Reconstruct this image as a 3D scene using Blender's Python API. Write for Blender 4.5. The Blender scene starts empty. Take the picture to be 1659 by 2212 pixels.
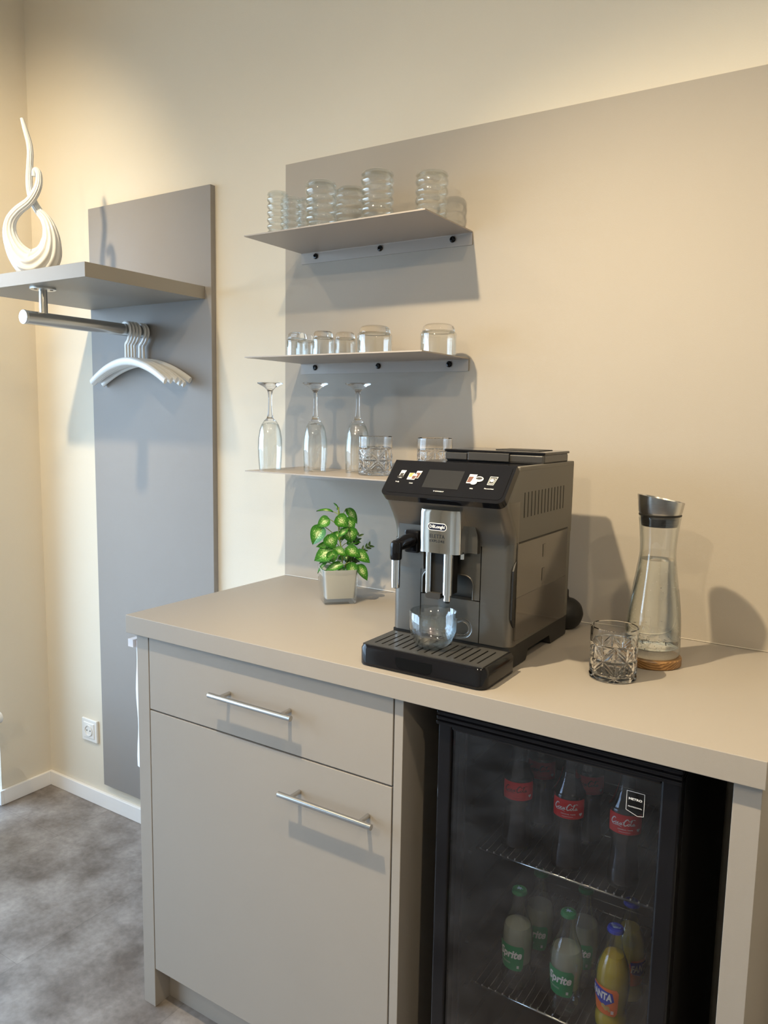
import bpy, bmesh, math, random
from mathutils import Vector, Matrix
random.seed(7)
PI = math.pi
scn = bpy.context.scene
COL = scn.collection

# ------------------------------------------------------------------ camera
cam_d = bpy.data.cameras.new('camera'); cam = bpy.data.objects.new('camera', cam_d); COL.objects.link(cam)
scn.camera = cam
R_ = Vector((0.8417, 0.5397, 0.0176)); U_ = Vector((-0.0803, 0.0930, 0.9924)); F_ = Vector((-0.5340, 0.8367, -0.1216))
F_.normalize(); R_ = (R_ - F_ * R_.dot(F_)).normalized(); U_ = R_.cross(F_)
m = Matrix((R_, U_, -F_)).transposed().to_4x4(); m.translation = Vector((1.4985, -1.7921, 1.5058))
cam.matrix_world = m
cam_d.sensor_fit = 'VERTICAL'; cam_d.sensor_height = 24; cam_d.lens = 24 * 1656.7 / 2212
cam_d.clip_start = 0.05; cam_d.clip_end = 100

# ------------------------------------------------------------------ view, world, lights
scn.view_settings.view_transform = 'Standard'; scn.view_settings.look = 'None'
scn.view_settings.exposure = 0.0; scn.view_settings.gamma = 1.0; scn.view_settings.use_curve_mapping = False
cy = scn.cycles
cy.max_bounces = 22; cy.diffuse_bounces = 5; cy.glossy_bounces = 8; cy.transmission_bounces = 20
cy.transparent_max_bounces = 40; cy.caustics_reflective = False; cy.caustics_refractive = False
cy.sample_clamp_indirect = 6.0; cy.use_denoising = True

world = bpy.data.worlds.new('daylight'); scn.world = world; world.use_nodes = True
wn = world.node_tree.nodes['Background']; wn.inputs[0].default_value = (0.56, 0.76, 1.0, 1); wn.inputs[1].default_value = 9.5

WARM = (1.0, 0.81, 0.53)
LAMPS = [  # position, aim direction, cone (deg), watts, blend
    ((0.49, -1.36, 2.74), (0.50, 0.74, -1.14), 84, 150, 1.0),
    ((-0.53, -1.30, 2.76), (-0.50, 0.80, -0.66), 82, 78, 0.9),
    ((1.62, -1.36, 2.74), (-0.10, 0.81, -1.25), 90, 30, 1.0),
    ((0.9, -3.0, 2.74), (0.0, 0.8, -0.30), 115, 50, 0.9),  # unseen room lamp behind the camera, added as warm fill
    ((2.6, -2.4, 2.74), (-0.5, 0.75, -0.35), 115, 36, 0.9),  # second unseen lamp, added to fill from the right
]
def look_quat(d):
    return Vector(d).to_track_quat('-Z', 'Y')
for i, (p, d, cone, w, bl) in enumerate(LAMPS):
    l = bpy.data.lights.new('spot_lamp', 'SPOT'); l.energy = w; l.color = WARM
    l.spot_size = math.radians(cone); l.spot_blend = bl; l.shadow_soft_size = 0.028
    o = bpy.data.objects.new('spot_lamp', l); COL.objects.link(o); o.location = p
    o.rotation_mode = 'QUATERNION'; o.rotation_quaternion = look_quat(d)
# wide spill of the same lamps (an LED reflector also lights outside its beam)
for i, (p, d, cone, w, bl) in enumerate(LAMPS):
    l = bpy.data.lights.new('spot_spill', 'SPOT'); l.energy = w * 0.30; l.color = WARM
    l.spot_size = math.radians(150); l.spot_blend = 1.0; l.shadow_soft_size = 0.028
    o = bpy.data.objects.new('spot_spill', l); COL.objects.link(o); o.location = p
    o.rotation_mode = 'QUATERNION'; o.rotation_quaternion = look_quat((0, 0.25, -1))
# portals that guide sky light through the two window openings
WIN = [(-3.2, -0.212, 0.05, 2.35)]
pl = bpy.data.lights.new('window_portal', 'AREA'); pl.shape = 'RECTANGLE'; pl.size = 2.30; pl.size_y = 2.99
pl.cycles.is_portal = True
po = bpy.data.objects.new('window_portal', pl); COL.objects.link(po); po.location = (-1.50, -1.706, 1.20)
po.rotation_euler = (0, math.radians(-90), 0)

# ------------------------------------------------------------------ node helpers
def new_mat(name):
    mt = bpy.data.materials.new(name); mt.use_nodes = True
    nt = mt.node_tree; nt.nodes.clear()
    out = nt.nodes.new('ShaderNodeOutputMaterial')
    return mt, nt, out
def pbr(name, col, rough=0.5, metal=0.0, bump=0.0, bscale=200, var=0.0, vscale=6, spec=0.5, coat=0.0, aniso=None, trans=0, detail=3):
    mt, nt, out = new_mat(name)
    b = nt.nodes.new('ShaderNodeBsdfPrincipled'); nt.links.new(b.outputs[0], out.inputs[0])
    b.inputs['Base Color'].default_value = (*col, 1); b.inputs['Roughness'].default_value = rough
    b.inputs['Metallic'].default_value = metal; b.inputs['Specular IOR Level'].default_value = spec
    b.inputs['Coat Weight'].default_value = coat; b.inputs['Coat Roughness'].default_value = 0.05
    b.inputs['Transmission Weight'].default_value = trans
    tc = nt.nodes.new('ShaderNodeTexCoord')
    mp = nt.nodes.new('ShaderNodeMapping'); nt.links.new(tc.outputs['Object'], mp.inputs[0])
    if aniso: mp.inputs['Scale'].default_value = aniso
    nz = nt.nodes.new('ShaderNodeTexNoise'); nz.inputs['Scale'].default_value = vscale; nz.inputs['Detail'].default_value = detail
    nt.links.new(mp.outputs[0], nz.inputs['Vector'])
    v = max(var, 0.02)
    mx = nt.nodes.new('ShaderNodeMix'); mx.data_type = 'RGBA'
    mx.inputs['A'].default_value = (*[c * (1 - v) for c in col], 1); mx.inputs['B'].default_value = (*[min(1, c * (1 + v)) for c in col], 1)
    nt.links.new(nz.outputs[0], mx.inputs['Factor']); nt.links.new(mx.outputs['Result'], b.inputs['Base Color'])
    if bump:
        n2 = nt.nodes.new('ShaderNodeTexNoise'); n2.inputs['Scale'].default_value = bscale
        nt.links.new(mp.outputs[0], n2.inputs['Vector'])
        bp = nt.nodes.new('ShaderNodeBump'); bp.inputs['Strength'].default_value = bump; bp.inputs['Distance'].default_value = 0.002
        nt.links.new(n2.outputs[0], bp.inputs['Height']); nt.links.new(bp.outputs[0], b.inputs['Normal'])
    return mt
def thin_glass(name, tint=(0.985, 0.99, 0.985), edge=(0.62, 0.66, 0.64), base=0.04, gain=0.96, rough=0.0, refr=0.0):
    mt, nt, out = new_mat(name)
    lw = nt.nodes.new('ShaderNodeLayerWeight'); lw.inputs[0].default_value = 0.5
    pw = nt.nodes.new('ShaderNodeMath'); pw.operation = 'POWER'; nt.links.new(lw.outputs['Facing'], pw.inputs[0]); pw.inputs[1].default_value = 4.0
    mu = nt.nodes.new('ShaderNodeMath'); mu.operation = 'MULTIPLY_ADD'; nt.links.new(pw.outputs[0], mu.inputs[0])
    mu.inputs[1].default_value = gain; mu.inputs[2].default_value = base
    p2 = nt.nodes.new('ShaderNodeMath'); p2.operation = 'POWER'; nt.links.new(lw.outputs['Facing'], p2.inputs[0]); p2.inputs[1].default_value = 3.0
    mx = nt.nodes.new('ShaderNodeMix'); mx.data_type = 'RGBA'; nt.links.new(p2.outputs[0], mx.inputs['Factor'])
    mx.inputs['A'].default_value = (*tint, 1); mx.inputs['B'].default_value = (*edge, 1)
    tr = nt.nodes.new('ShaderNodeBsdfTransparent'); nt.links.new(mx.outputs['Result'], tr.inputs[0])
    gl = nt.nodes.new('ShaderNodeBsdfGlossy'); gl.inputs['Roughness'].default_value = rough; gl.inputs[0].default_value = (1, 1, 1, 1)
    ms = nt.nodes.new('ShaderNodeMixShader'); nt.links.new(mu.outputs[0], ms.inputs[0])
    nt.links.new(tr.outputs[0], ms.inputs[1]); nt.links.new(gl.outputs[0], ms.inputs[2])
    last = ms
    if refr:
        g = nt.nodes.new('ShaderNodeBsdfGlass'); g.inputs['IOR'].default_value = 1.47; g.inputs['Roughness'].default_value = 0.0
        m2 = nt.nodes.new('ShaderNodeMixShader'); m2.inputs[0].default_value = refr
        nt.links.new(ms.outputs[0], m2.inputs[1]); nt.links.new(g.outputs[0], m2.inputs[2]); last = m2
    nt.links.new(last.outputs[0], out.inputs[0])
    return mt
def solid_glass(name, col=(1, 1, 1), ior=1.47, rough=0.0):
    mt, nt, out = new_mat(name)
    g = nt.nodes.new('ShaderNodeBsdfGlass'); g.inputs[0].default_value = (*col, 1); g.inputs['IOR'].default_value = ior
    g.inputs['Roughness'].default_value = rough
    nt.links.new(g.outputs[0], out.inputs[0]); return mt
def liquid(name, col, trans_col, fac):
    mt, nt, out = new_mat(name)
    d = nt.nodes.new('ShaderNodeBsdfPrincipled'); d.inputs['Base Color'].default_value = (*col, 1); d.inputs['Roughness'].default_value = 0.12
    t = nt.nodes.new('ShaderNodeBsdfTransparent'); t.inputs[0].default_value = (*trans_col, 1)
    ms = nt.nodes.new('ShaderNodeMixShader'); ms.inputs[0].default_value = fac
    nt.links.new(t.outputs[0], ms.inputs[1]); nt.links.new(d.outputs[0], ms.inputs[2]); nt.links.new(ms.outputs[0], out.inputs[0]); return mt
def emis(name, col, s):
    mt, nt, out = new_mat(name); e = nt.nodes.new('ShaderNodeEmission')
    e.inputs[0].default_value = (*col, 1); e.inputs[1].default_value = s; nt.links.new(e.outputs[0], out.inputs[0]); return mt

def floor_mat():
    mt, nt, out = new_mat('vinyl_stone_floor')
    L = nt.links.new
    b = nt.nodes.new('ShaderNodeBsdfPrincipled'); L(b.outputs[0], out.inputs[0])
    tc = nt.nodes.new('ShaderNodeTexCoord'); sx = nt.nodes.new('ShaderNodeSeparateXYZ'); L(tc.outputs['Object'], sx.inputs[0])
    cx = nt.nodes.new('ShaderNodeCombineXYZ')
    a1 = nt.nodes.new('ShaderNodeMath'); a1.inputs[1].default_value = 0.69 + 9.2; L(sx.outputs['Y'], a1.inputs[0])
    a2 = nt.nodes.new('ShaderNodeMath'); a2.inputs[1].default_value = 0.374 + 4.86; L(sx.outputs['X'], a2.inputs[0])
    L(a1.outputs[0], cx.inputs[0]); L(a2.outputs[0], cx.inputs[1])
    br = nt.nodes.new('ShaderNodeTexBrick'); L(cx.outputs[0], br.inputs['Vector'])
    br.inputs['Scale'].default_value = 1; br.inputs['Brick Width'].default_value = 0.92; br.inputs['Row Height'].default_value = 0.486
    br.inputs['Mortar Size'].default_value = 0.0012; br.inputs['Mortar Smooth'].default_value = 0.3
    br.inputs['Color1'].default_value = (0.47, 0.47, 0.47, 1); br.inputs['Color2'].default_value = (0.56, 0.56, 0.56, 1); br.inputs['Mortar'].default_value = (0.40, 0.40, 0.40, 1)
    n1 = nt.nodes.new('ShaderNodeTexNoise'); n1.inputs['Scale'].default_value = 4.2; n1.inputs['Detail'].default_value = 9; n1.inputs['Roughness'].default_value = 0.62
    L(tc.outputs['Object'], n1.inputs['Vector'])
    cr = nt.nodes.new('ShaderNodeValToRGB'); L(n1.outputs[0], cr.inputs[0])
    cr.color_ramp.elements[0].position = 0.36; cr.color_ramp.elements[0].color = (0.120, 0.097, 0.083, 1)
    cr.color_ramp.elements[1].position = 0.66; cr.color_ramp.elements[1].color = (0.350, 0.318, 0.300, 1)
    n2 = nt.nodes.new('ShaderNodeTexNoise'); n2.inputs['Scale'].default_value = 60; n2.inputs['Detail'].default_value = 6; L(tc.outputs['Object'], n2.inputs['Vector'])
    m1 = nt.nodes.new('ShaderNodeMix'); m1.data_type = 'RGBA'; m1.blend_type = 'OVERLAY'; m1.inputs['Factor'].default_value = 0.9
    L(cr.outputs[0], m1.inputs['A']); L(br.outputs[0], m1.inputs['B'])
    m2 = nt.nodes.new('ShaderNodeMix'); m2.data_type = 'RGBA'; m2.blend_type = 'OVERLAY'; m2.inputs['Factor'].default_value = 0.35
    L(m1.outputs['Result'], m2.inputs['A']); L(n2.outputs[0], m2.inputs['B'])
    L(m2.outputs['Result'], b.inputs['Base Color']); b.inputs['Roughness'].default_value = 0.42
    return mt
def wood_mat():
    mt, nt, out = new_mat('acacia_wood')
    L = nt.links.new
    b = nt.nodes.new('ShaderNodeBsdfPrincipled'); L(b.outputs[0], out.inputs[0])
    tc = nt.nodes.new('ShaderNodeTexCoord'); mp = nt.nodes.new('ShaderNodeMapping'); mp.inputs['Scale'].default_value = (1, 5, 5); mp.inputs['Rotation'].default_value = (0.3, 0.5, 0.6)
    L(tc.outputs['Object'], mp.inputs[0])
    w = nt.nodes.new('ShaderNodeTexWave'); w.inputs['Scale'].default_value = 22; w.inputs['Distortion'].default_value = 5; w.inputs['Detail'].default_value = 4
    L(mp.outputs[0], w.inputs['Vector'])
    cr = nt.nodes.new('ShaderNodeValToRGB'); L(w.outputs[0], cr.inputs[0])
    cr.color_ramp.elements[0].color = (0.15, 0.065, 0.018, 1); cr.color_ramp.elements[1].color = (0.36, 0.20, 0.075, 1)
    L(cr.outputs[0], b.inputs['Base Color']); b.inputs['Roughness'].default_value = 0.4
    return mt
def leaf_mat(name, dark, light, mid):
    mt, nt, out = new_mat(name); L = nt.links.new
    b = nt.nodes.new('ShaderNodeBsdfPrincipled')
    uv = nt.nodes.new('ShaderNodeUVMap'); sp = nt.nodes.new('ShaderNodeSeparateXYZ'); L(uv.outputs[0], sp.inputs[0])
    # distance from the middle of the leaf, broken up by noise: pale speckles around the midrib
    s1 = nt.nodes.new('ShaderNodeMath'); s1.operation = 'SUBTRACT'; s1.inputs[1].default_value = 0.5; L(sp.outputs['Y'], s1.inputs[0])
    ab = nt.nodes.new('ShaderNodeMath'); ab.operation = 'ABSOLUTE'; L(s1.outputs[0], ab.inputs[0])
    s2 = nt.nodes.new('ShaderNodeMath'); s2.operation = 'SUBTRACT'; s2.inputs[1].default_value = 0.45; L(sp.outputs['X'], s2.inputs[0])
    ab2 = nt.nodes.new('ShaderNodeMath'); ab2.operation = 'ABSOLUTE'; L(s2.outputs[0], ab2.inputs[0])
    ad = nt.nodes.new('ShaderNodeMath'); L(ab.outputs[0], ad.inputs[0]); L(ab2.outputs[0], ad.inputs[1])
    nz = nt.nodes.new('ShaderNodeTexNoise'); nz.inputs['Scale'].default_value = 16; nz.inputs['Detail'].default_value = 5; L(uv.outputs[0], nz.inputs['Vector'])
    mu = nt.nodes.new('ShaderNodeMath'); mu.operation = 'MULTIPLY_ADD'; L(nz.outputs[0], mu.inputs[0]); mu.inputs[1].default_value = -1.15; L(ad.outputs[0], mu.inputs[2])
    cr = nt.nodes.new('ShaderNodeValToRGB'); ma = nt.nodes.new('ShaderNodeMath'); ma.inputs[1].default_value = 0.7; L(mu.outputs[0], ma.inputs[0]); L(ma.outputs[0], cr.inputs[0])
    e = cr.color_ramp.elements; e[0].position = 0.25; e[0].color = (*light, 1); e[1].position = 0.66; e[1].color = (*dark, 1)
    x = cr.color_ramp.elements.new(0.38); x.color = (*mid, 1)
    # dark vein lines
    wv = nt.nodes.new('ShaderNodeMath'); wv.operation = 'LESS_THAN'; wv.inputs[1].default_value = 0.012; L(ab.outputs[0], wv.inputs[0])
    mx = nt.nodes.new('ShaderNodeMix'); mx.data_type = 'RGBA'; L(wv.outputs[0], mx.inputs['Factor']); L(cr.outputs[0], mx.inputs['A'])
    mx.inputs['B'].default_value = (*[c * 0.4 for c in dark], 1)
    L(mx.outputs['Result'], b.inputs['Base Color']); b.inputs['Roughness'].default_value = 0.32
    t = nt.nodes.new('ShaderNodeBsdfTranslucent'); L(mx.outputs['Result'], t.inputs[0])
    ms = nt.nodes.new('ShaderNodeMixShader'); ms.inputs[0].default_value = 0.22; L(b.outputs[0], ms.inputs[1]); L(t.outputs[0], ms.inputs[2]); L(ms.outputs[0], out.inputs[0])
    return mt

M = dict(
    wall=pbr('painted_wall', (0.74, 0.68, 0.575), 0.75, bump=0.12, bscale=260, var=0.015, spec=0.25),
    ceiling=pbr('ceiling_paint', (0.80, 0.78, 0.74), 0.9),
    floor=floor_mat(),
    skirting=pbr('white_skirting', (0.90, 0.89, 0.89), 0.4),
    taupe=pbr('taupe_laminate', (0.360, 0.325, 0.288), 0.48, spec=0.35, bump=0.06, bscale=700, var=0.02),
    taupe_panel=pbr('taupe_wall_panel', (0.420, 0.376, 0.322), 0.55, spec=0.3, bump=0.10, bscale=500, var=0.02),
    coat_panel=pbr('grey_wall_panel', (0.290, 0.270, 0.255), 0.5, bump=0.10, bscale=500, var=0.02, spec=0.35),
    taupe_dark=pbr('taupe_shelf_board', (0.315, 0.285, 0.245), 0.42, bump=0.05, bscale=500, var=0.02),
    shelf=pbr('taupe_coated_steel', (0.415, 0.365, 0.32), 0.42, bump=0.04, bscale=900),
    steel=pbr('brushed_steel', (0.56, 0.55, 0.53), 0.26, 1.0, bump=0.05, bscale=30, aniso=(1, 1, 40)),
    steel_cap=pbr('satin_steel', (0.72, 0.72, 0.70), 0.34, 1.0),
    chrome=pbr('polished_chrome', (0.82, 0.82, 0.83), 0.06, 1.0),
    titan=pbr('titanium_grey_metal', (0.175, 0.165, 0.150), 0.32, 0.82, bump=0.06, bscale=40, aniso=(1, 1, 30), var=0.04),
    titan_side=pbr('titanium_grey_side', (0.155, 0.145, 0.125), 0.50, 0.35, bump=0.03, bscale=600),
    black=pbr('glossy_black_plastic', (0.008, 0.008, 0.010), 0.10, spec=0.35),
    black_matte=pbr('matte_black_plastic', (0.012, 0.0115, 0.011), 0.5, spec=0.35),
    recess_shade=pbr('recess_shade_black', (0.003, 0.003, 0.003), 0.7, spec=0.1),
    darkgrey=pbr('dark_grey_plastic', (0.045, 0.043, 0.042), 0.30),
    grille=pbr('dark_grille_plate', (0.085, 0.082, 0.078), 0.22, 0.4),
    screen=pbr('switched_off_screen', (0.022, 0.023, 0.026), 0.28, spec=0.25),
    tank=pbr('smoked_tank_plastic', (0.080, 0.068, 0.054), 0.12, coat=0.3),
    tank_lower=pbr('smoked_tank_dark', (0.052, 0.042, 0.034), 0.12, coat=0.3),  # darker tone for the lower tank and level marks
    white=pbr('white_plastic', (0.82, 0.81, 0.79), 0.22),
    ceramic=pbr('white_glazed_ceramic', (0.72, 0.73, 0.74), 0.14, coat=0.4),
    white_print=pbr('white_print', (0.80, 0.80, 0.80), 0.5),
    black_print=pbr('black_print', (0.015, 0.015, 0.018), 0.4),
    navy=pbr('navy_enamel', (0.012, 0.014, 0.035), 0.25),
    brown_print=pbr('brown_print', (0.14, 0.045, 0.03), 0.5),
    amber_print=pbr('amber_print', (0.55, 0.35, 0.10), 0.5),
    glass=thin_glass('clear_glass', edge=(0.52, 0.57, 0.55), gain=1.0, base=0.08),
    glass_rib=thin_glass('clear_ribbed_glass', edge=(0.70, 0.74, 0.72), gain=1.0, base=0.10),
    cup_glass=thin_glass('pressed_cup_glass', tint=(0.97, 0.985, 0.99), edge=(0.55, 0.66, 0.70), gain=1.0, base=0.12),
    glass_cut=thin_glass('cut_glass', refr=0.45, gain=0.9),
    glass_solid=solid_glass('thick_glass'),
    water=solid_glass('water', (0.99, 1, 0.995), 1.33),
    wine_solid=solid_glass('stem_glass'),
    pane=thin_glass('fridge_door_pane', tint=(0.80, 0.81, 0.84), edge=(0.5, 0.5, 0.5), base=0.055, gain=0.9, rough=0.03),
    window_pane=thin_glass('window_pane_glass', tint=(0.97, 0.98, 0.98)),
    bottle_glass=thin_glass('bottle_glass', tint=(0.95, 0.97, 0.96), edge=(0.45, 0.52, 0.50), base=0.09),
    pot_white=pbr('mirrored_white_coating', (0.68, 0.72, 0.76), 0.18, 0.15, coat=0.5),
    soil=pbr('dark_potting_soil', (0.015, 0.012, 0.010), 0.9, bump=0.6, bscale=150),
    leaf=leaf_mat('variegated_leaf', (0.030, 0.165, 0.014), (0.66, 0.80, 0.40), (0.10, 0.34, 0.035)),
    sprig=pbr('dark_sprig_leaf', (0.035, 0.085, 0.022), 0.35, var=0.3),
    stem=pbr('green_stem', (0.22, 0.30, 0.05), 0.5, var=0.2),
    wood=wood_mat(),
    red=pbr('red_label_paper', (0.66, 0.014, 0.016), 0.4), green=pbr('green_label_paper', (0.005, 0.24, 0.085), 0.4),
    orange=pbr('orange_label_paper', (0.85, 0.16, 0.015), 0.4), blue=pbr('blue_cap_enamel', (0.010, 0.030, 0.42), 0.3),
    green_cap=pbr('green_cap_enamel', (0.004, 0.17, 0.055), 0.3), pale_blue=pbr('pale_blue_print', (0.35, 0.52, 0.85), 0.4),
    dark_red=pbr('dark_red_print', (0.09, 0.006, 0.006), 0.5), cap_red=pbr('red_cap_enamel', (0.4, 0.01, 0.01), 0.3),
    lemonade=liquid('clear_lemonade', (0.62, 0.65, 0.54), (0.80, 0.84, 0.78), 0.45),
    orangeade=liquid('orange_drink', (0.62, 0.46, 0.018), (0.75, 0.60, 0.10), 0.85),
    cola=liquid('dark_cola', (0.008, 0.006, 0.005), (0.25, 0.18, 0.13), 0.75),
    fridge_in=pbr('black_fridge_liner', (0.008, 0.008, 0.009), 0.4),
    wire=pbr('chromed_wire', (0.78, 0.77, 0.72), 0.22, 1.0),
    wire_dark=pbr('dark_grey_wire', (0.06, 0.06, 0.06), 0.35, 0.6),  # darker tone for the wires behind the front bar
    paper=pbr('white_paper', (0.80, 0.80, 0.86), 0.7), sealant=pbr('pale_sealant', (0.62, 0.56, 0.48), 0.35),
    bubble=pbr('air_bubble', (0.9, 0.9, 0.9), 0.05, spec=1.0),
    lens=emis('lit_lamp_lens', (1.0, 0.85, 0.62), 30.0), ext_ground=pbr('sky_block_surface', (0.35, 0.34, 0.32), 0.8),
)

# ------------------------------------------------------------------ mesh helpers
class MB:
    """collects vertices and faces for one mesh object"""
    def __init__(s): s.v = []; s.f = []; s.mi = []; s.sm = []; s.uv = {}
    def add(s, vs, fs, mi=0, smooth=False, mtx=None):
        n = len(s.v)
        for v in vs:
            v = Vector(v)
            s.v.append(mtx @ v if mtx else v)
        for f in fs:
            s.f.append([n + i for i in f]); s.mi.append(mi); s.sm.append(smooth)
        return s
    def box(s, x0, x1, y0, y1, z0, z1, bev=0.0, mi=0, mtx=None, seg=2):
        if bev <= 0:
            vs = [(x, y, z) for x in (x0, x1) for y in (y0, y1) for z in (z0, z1)]
            return s.add(vs, [(0, 1, 3, 2), (4, 6, 7, 5), (0, 4, 5, 1), (2, 3, 7, 6), (0, 2, 6, 4), (1, 5, 7, 3)], mi, False, mtx)
        bm = bmesh.new(); bmesh.ops.create_cube(bm, size=1)
        for v in bm.verts: v.co = Vector(((x0 + x1) / 2 + v.co.x * (x1 - x0), (y0 + y1) / 2 + v.co.y * (y1 - y0), (z0 + z1) / 2 + v.co.z * (z1 - z0)))
        bmesh.ops.bevel(bm, geom=bm.edges[:], offset=bev, segments=seg, affect='EDGES', profile=0.5)
        bm.verts.index_update()
        s.add([v.co.copy() for v in bm.verts], [[v.index for v in f.verts] for f in bm.faces], mi, False, mtx); bm.free()
        return s
    def lathe(s, prof, n=48, mi=0, c=(0, 0, 0), mis=None, smooth=True, mtx=None):
        """prof: list of (r, z); mis: a material index per segment"""
        vs = []; rows = []
        for r, z in prof:
            if r < 1e-6: rows.append([len(vs)]); vs.append((c[0], c[1], c[2] + z))
            else:
                rows.append(list(range(len(vs), len(vs) + n)))
                for i in range(n):
                    a = 2 * PI * i / n; vs.append((c[0] + r * math.cos(a), c[1] + r * math.sin(a), c[2] + z))
        b = len(s.v)
        for v in vs: s.v.append(mtx @ Vector(v) if mtx else Vector(v))
        for k in range(len(rows) - 1):
            A, B = rows[k], rows[k + 1]; q = mis[k] if mis else mi
            for i in range(n):
                j = (i + 1) % n
                if len(A) == 1 and len(B) == 1: continue
                if len(A) == 1: f = (A[0], B[j], B[i])
                elif len(B) == 1: f = (A[i], A[j], B[0])
                else: f = (A[i], A[j], B[j], B[i])
                s.f.append([b + t for t in f]); s.mi.append(q); s.sm.append(smooth)
        return s
    def tube(s, pts, r, n=12, mi=0, cap=True, closed=False, rib=None):
        """sweep along points; r a number or a list"""
        pts = [Vector(p) for p in pts]; N = len(pts)
        rs = r if isinstance(r, (list, tuple)) else [r] * N
        T = []
        for i in range(N):
            if closed: t = pts[(i + 1) % N] - pts[i - 1]
            else: t = pts[min(i + 1, N - 1)] - pts[max(i - 1, 0)]
            T.append(t.normalized())
        up = Vector((0, 0, 1)) if abs(T[0].z) < 0.9 else Vector((0, 1, 0))
        nrm = (up - T[0] * up.dot(T[0])).normalized(); b = len(s.v)
        for i in range(N):
            nrm = (nrm - T[i] * nrm.dot(T[i])).normalized(); bn = T[i].cross(nrm)
            for k in range(n):
                a = 2 * PI * k / n; q = rs[i] * (rib(k / n, i / (N - 1)) if rib else 1)
                s.v.append(pts[i] + (nrm * math.cos(a) + bn * math.sin(a)) * q)
        for i in range(N if closed else N - 1):
            for k in range(n):
                k2 = (k + 1) % n; i2 = (i + 1) % N
                s.f.append([b + i * n + k, b + i * n + k2, b + i2 * n + k2, b + i2 * n + k]); s.mi.append(mi); s.sm.append(True)
        if cap and not closed:
            s.f.append([b + k for k in range(n)][::-1]); s.mi.append(mi); s.sm.append(False)
            s.f.append([b + (N - 1) * n + k for k in range(n)]); s.mi.append(mi); s.sm.append(False)
        return s
    def cyl(s, p0, p1, r, n=24, mi=0): return s.tube([p0, p1], r, n, mi)
    def prism(s, poly, h0, h1, to=lambda u, v, h: (u, v, h), mi=0, smooth=False):
        n = len(poly); vs = [to(u, v, h0) for u, v in poly] + [to(u, v, h1) for u, v in poly]
        b = len(s.v); s.v += [Vector(v) for v in vs]
        s.f.append([b + i for i in range(n)][::-1]); s.mi.append(mi); s.sm.append(False)
        s.f.append([b + n + i for i in range(n)]); s.mi.append(mi); s.sm.append(False)
        for i in range(n):
            j = (i + 1) % n; s.f.append([b + i, b + j, b + n + j, b + n + i]); s.mi.append(mi); s.sm.append(smooth)
        return s
    def loft(s, loops, mi=0, cap=True, smooth=True):
        b = len(s.v); n = len(loops[0])
        for lp in loops: s.v += [Vector(p) for p in lp]
        for k in range(len(loops) - 1):
            for i in range(n):
                j = (i + 1) % n; s.f.append([b + k * n + i, b + k * n + j, b + (k + 1) * n + j, b + (k + 1) * n + i]); s.mi.append(mi); s.sm.append(smooth)
        if cap:
            s.f.append([b + i for i in range(n)][::-1]); s.mi.append(mi); s.sm.append(False)
            s.f.append([b + (len(loops) - 1) * n + i for i in range(n)]); s.mi.append(mi); s.sm.append(False)
        return s
    def build(s, name, mats, parent=None, loc=None, autosmooth=35, fix=True):
        me = bpy.data.meshes.new(name); me.from_pydata([tuple(v) for v in s.v], [], s.f); me.update()
        for mt in (mats if isinstance(mats, (list, tuple)) else [mats]): me.materials.append(mt)
        me.polygons.foreach_set('material_index', s.mi); me.polygons.foreach_set('use_smooth', s.sm)
        if fix:
            bm = bmesh.new(); bm.from_mesh(me); bmesh.ops.recalc_face_normals(bm, faces=bm.faces[:])
            for e in bm.edges:
                if len(e.link_faces) == 2 and e.calc_face_angle(0) > math.radians(autosmooth): e.smooth = False
            bm.to_mesh(me); bm.free()
        if s.uv:
            uvl = me.uv_layers.new(name='UVMap')
            for lp in me.loops: uvl.data[lp.index].uv = s.uv.get(lp.vertex_index, (0, 0))
        o = bpy.data.objects.new(name, me); COL.objects.link(o)
        if parent:
            o.parent = parent
            # vertices were written in world space: bring them into the parent's frame
            w = Vector((0, 0, 0)); q = parent
            while q: w += q.location; q = q.parent
            if loc is None:
                for v in me.vertices: v.co -= w
        if loc is not None: o.location = loc
        return o
def tag(o, label=None, cat=None, group=None, kind=None):
    if label: o['label'] = label
    if cat: o['category'] = cat
    if group: o['group'] = group
    if kind: o['kind'] = kind
    return o
def thing(name, loc, label, cat, group=None):
    o = bpy.data.objects.new(name, None); o.empty_display_size = 0.05; COL.objects.link(o); o.location = loc
    return tag(o, label, cat, group)
def copy_tree(o, parent=None):
    c = o.copy(); COL.objects.link(c)
    if parent: c.parent = parent
    for ch in list(o.children): copy_tree(ch, c)
    return c
def rrect(x0, x1, y0, y1, r, n=6, corners=(1, 1, 1, 1)):
    """rounded rectangle, counter-clockwise from the (x1,y0) corner; corners: (x1y0, x1y1, x0y1, x0y0)"""
    P = []
    for (cx, cyy, a0, on) in ((x1 - r, y0 + r, -90, corners[0]), (x1 - r, y1 - r, 0, corners[1]), (x0 + r, y1 - r, 90, corners[2]), (x0 + r, y0 + r, 180, corners[3])):
        if on:
            for i in range(n + 1):
                a = math.radians(a0 + 90 * i / n); P.append((cx + r * math.cos(a), cyy + r * math.sin(a)))
        else:
            a = math.radians(a0 + 45); sx = 1 if math.cos(a) > 0 else -1; sy = 1 if math.sin(a) > 0 else -1
            P.append((cx + sx * r, cyy + sy * r))
    return P
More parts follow.
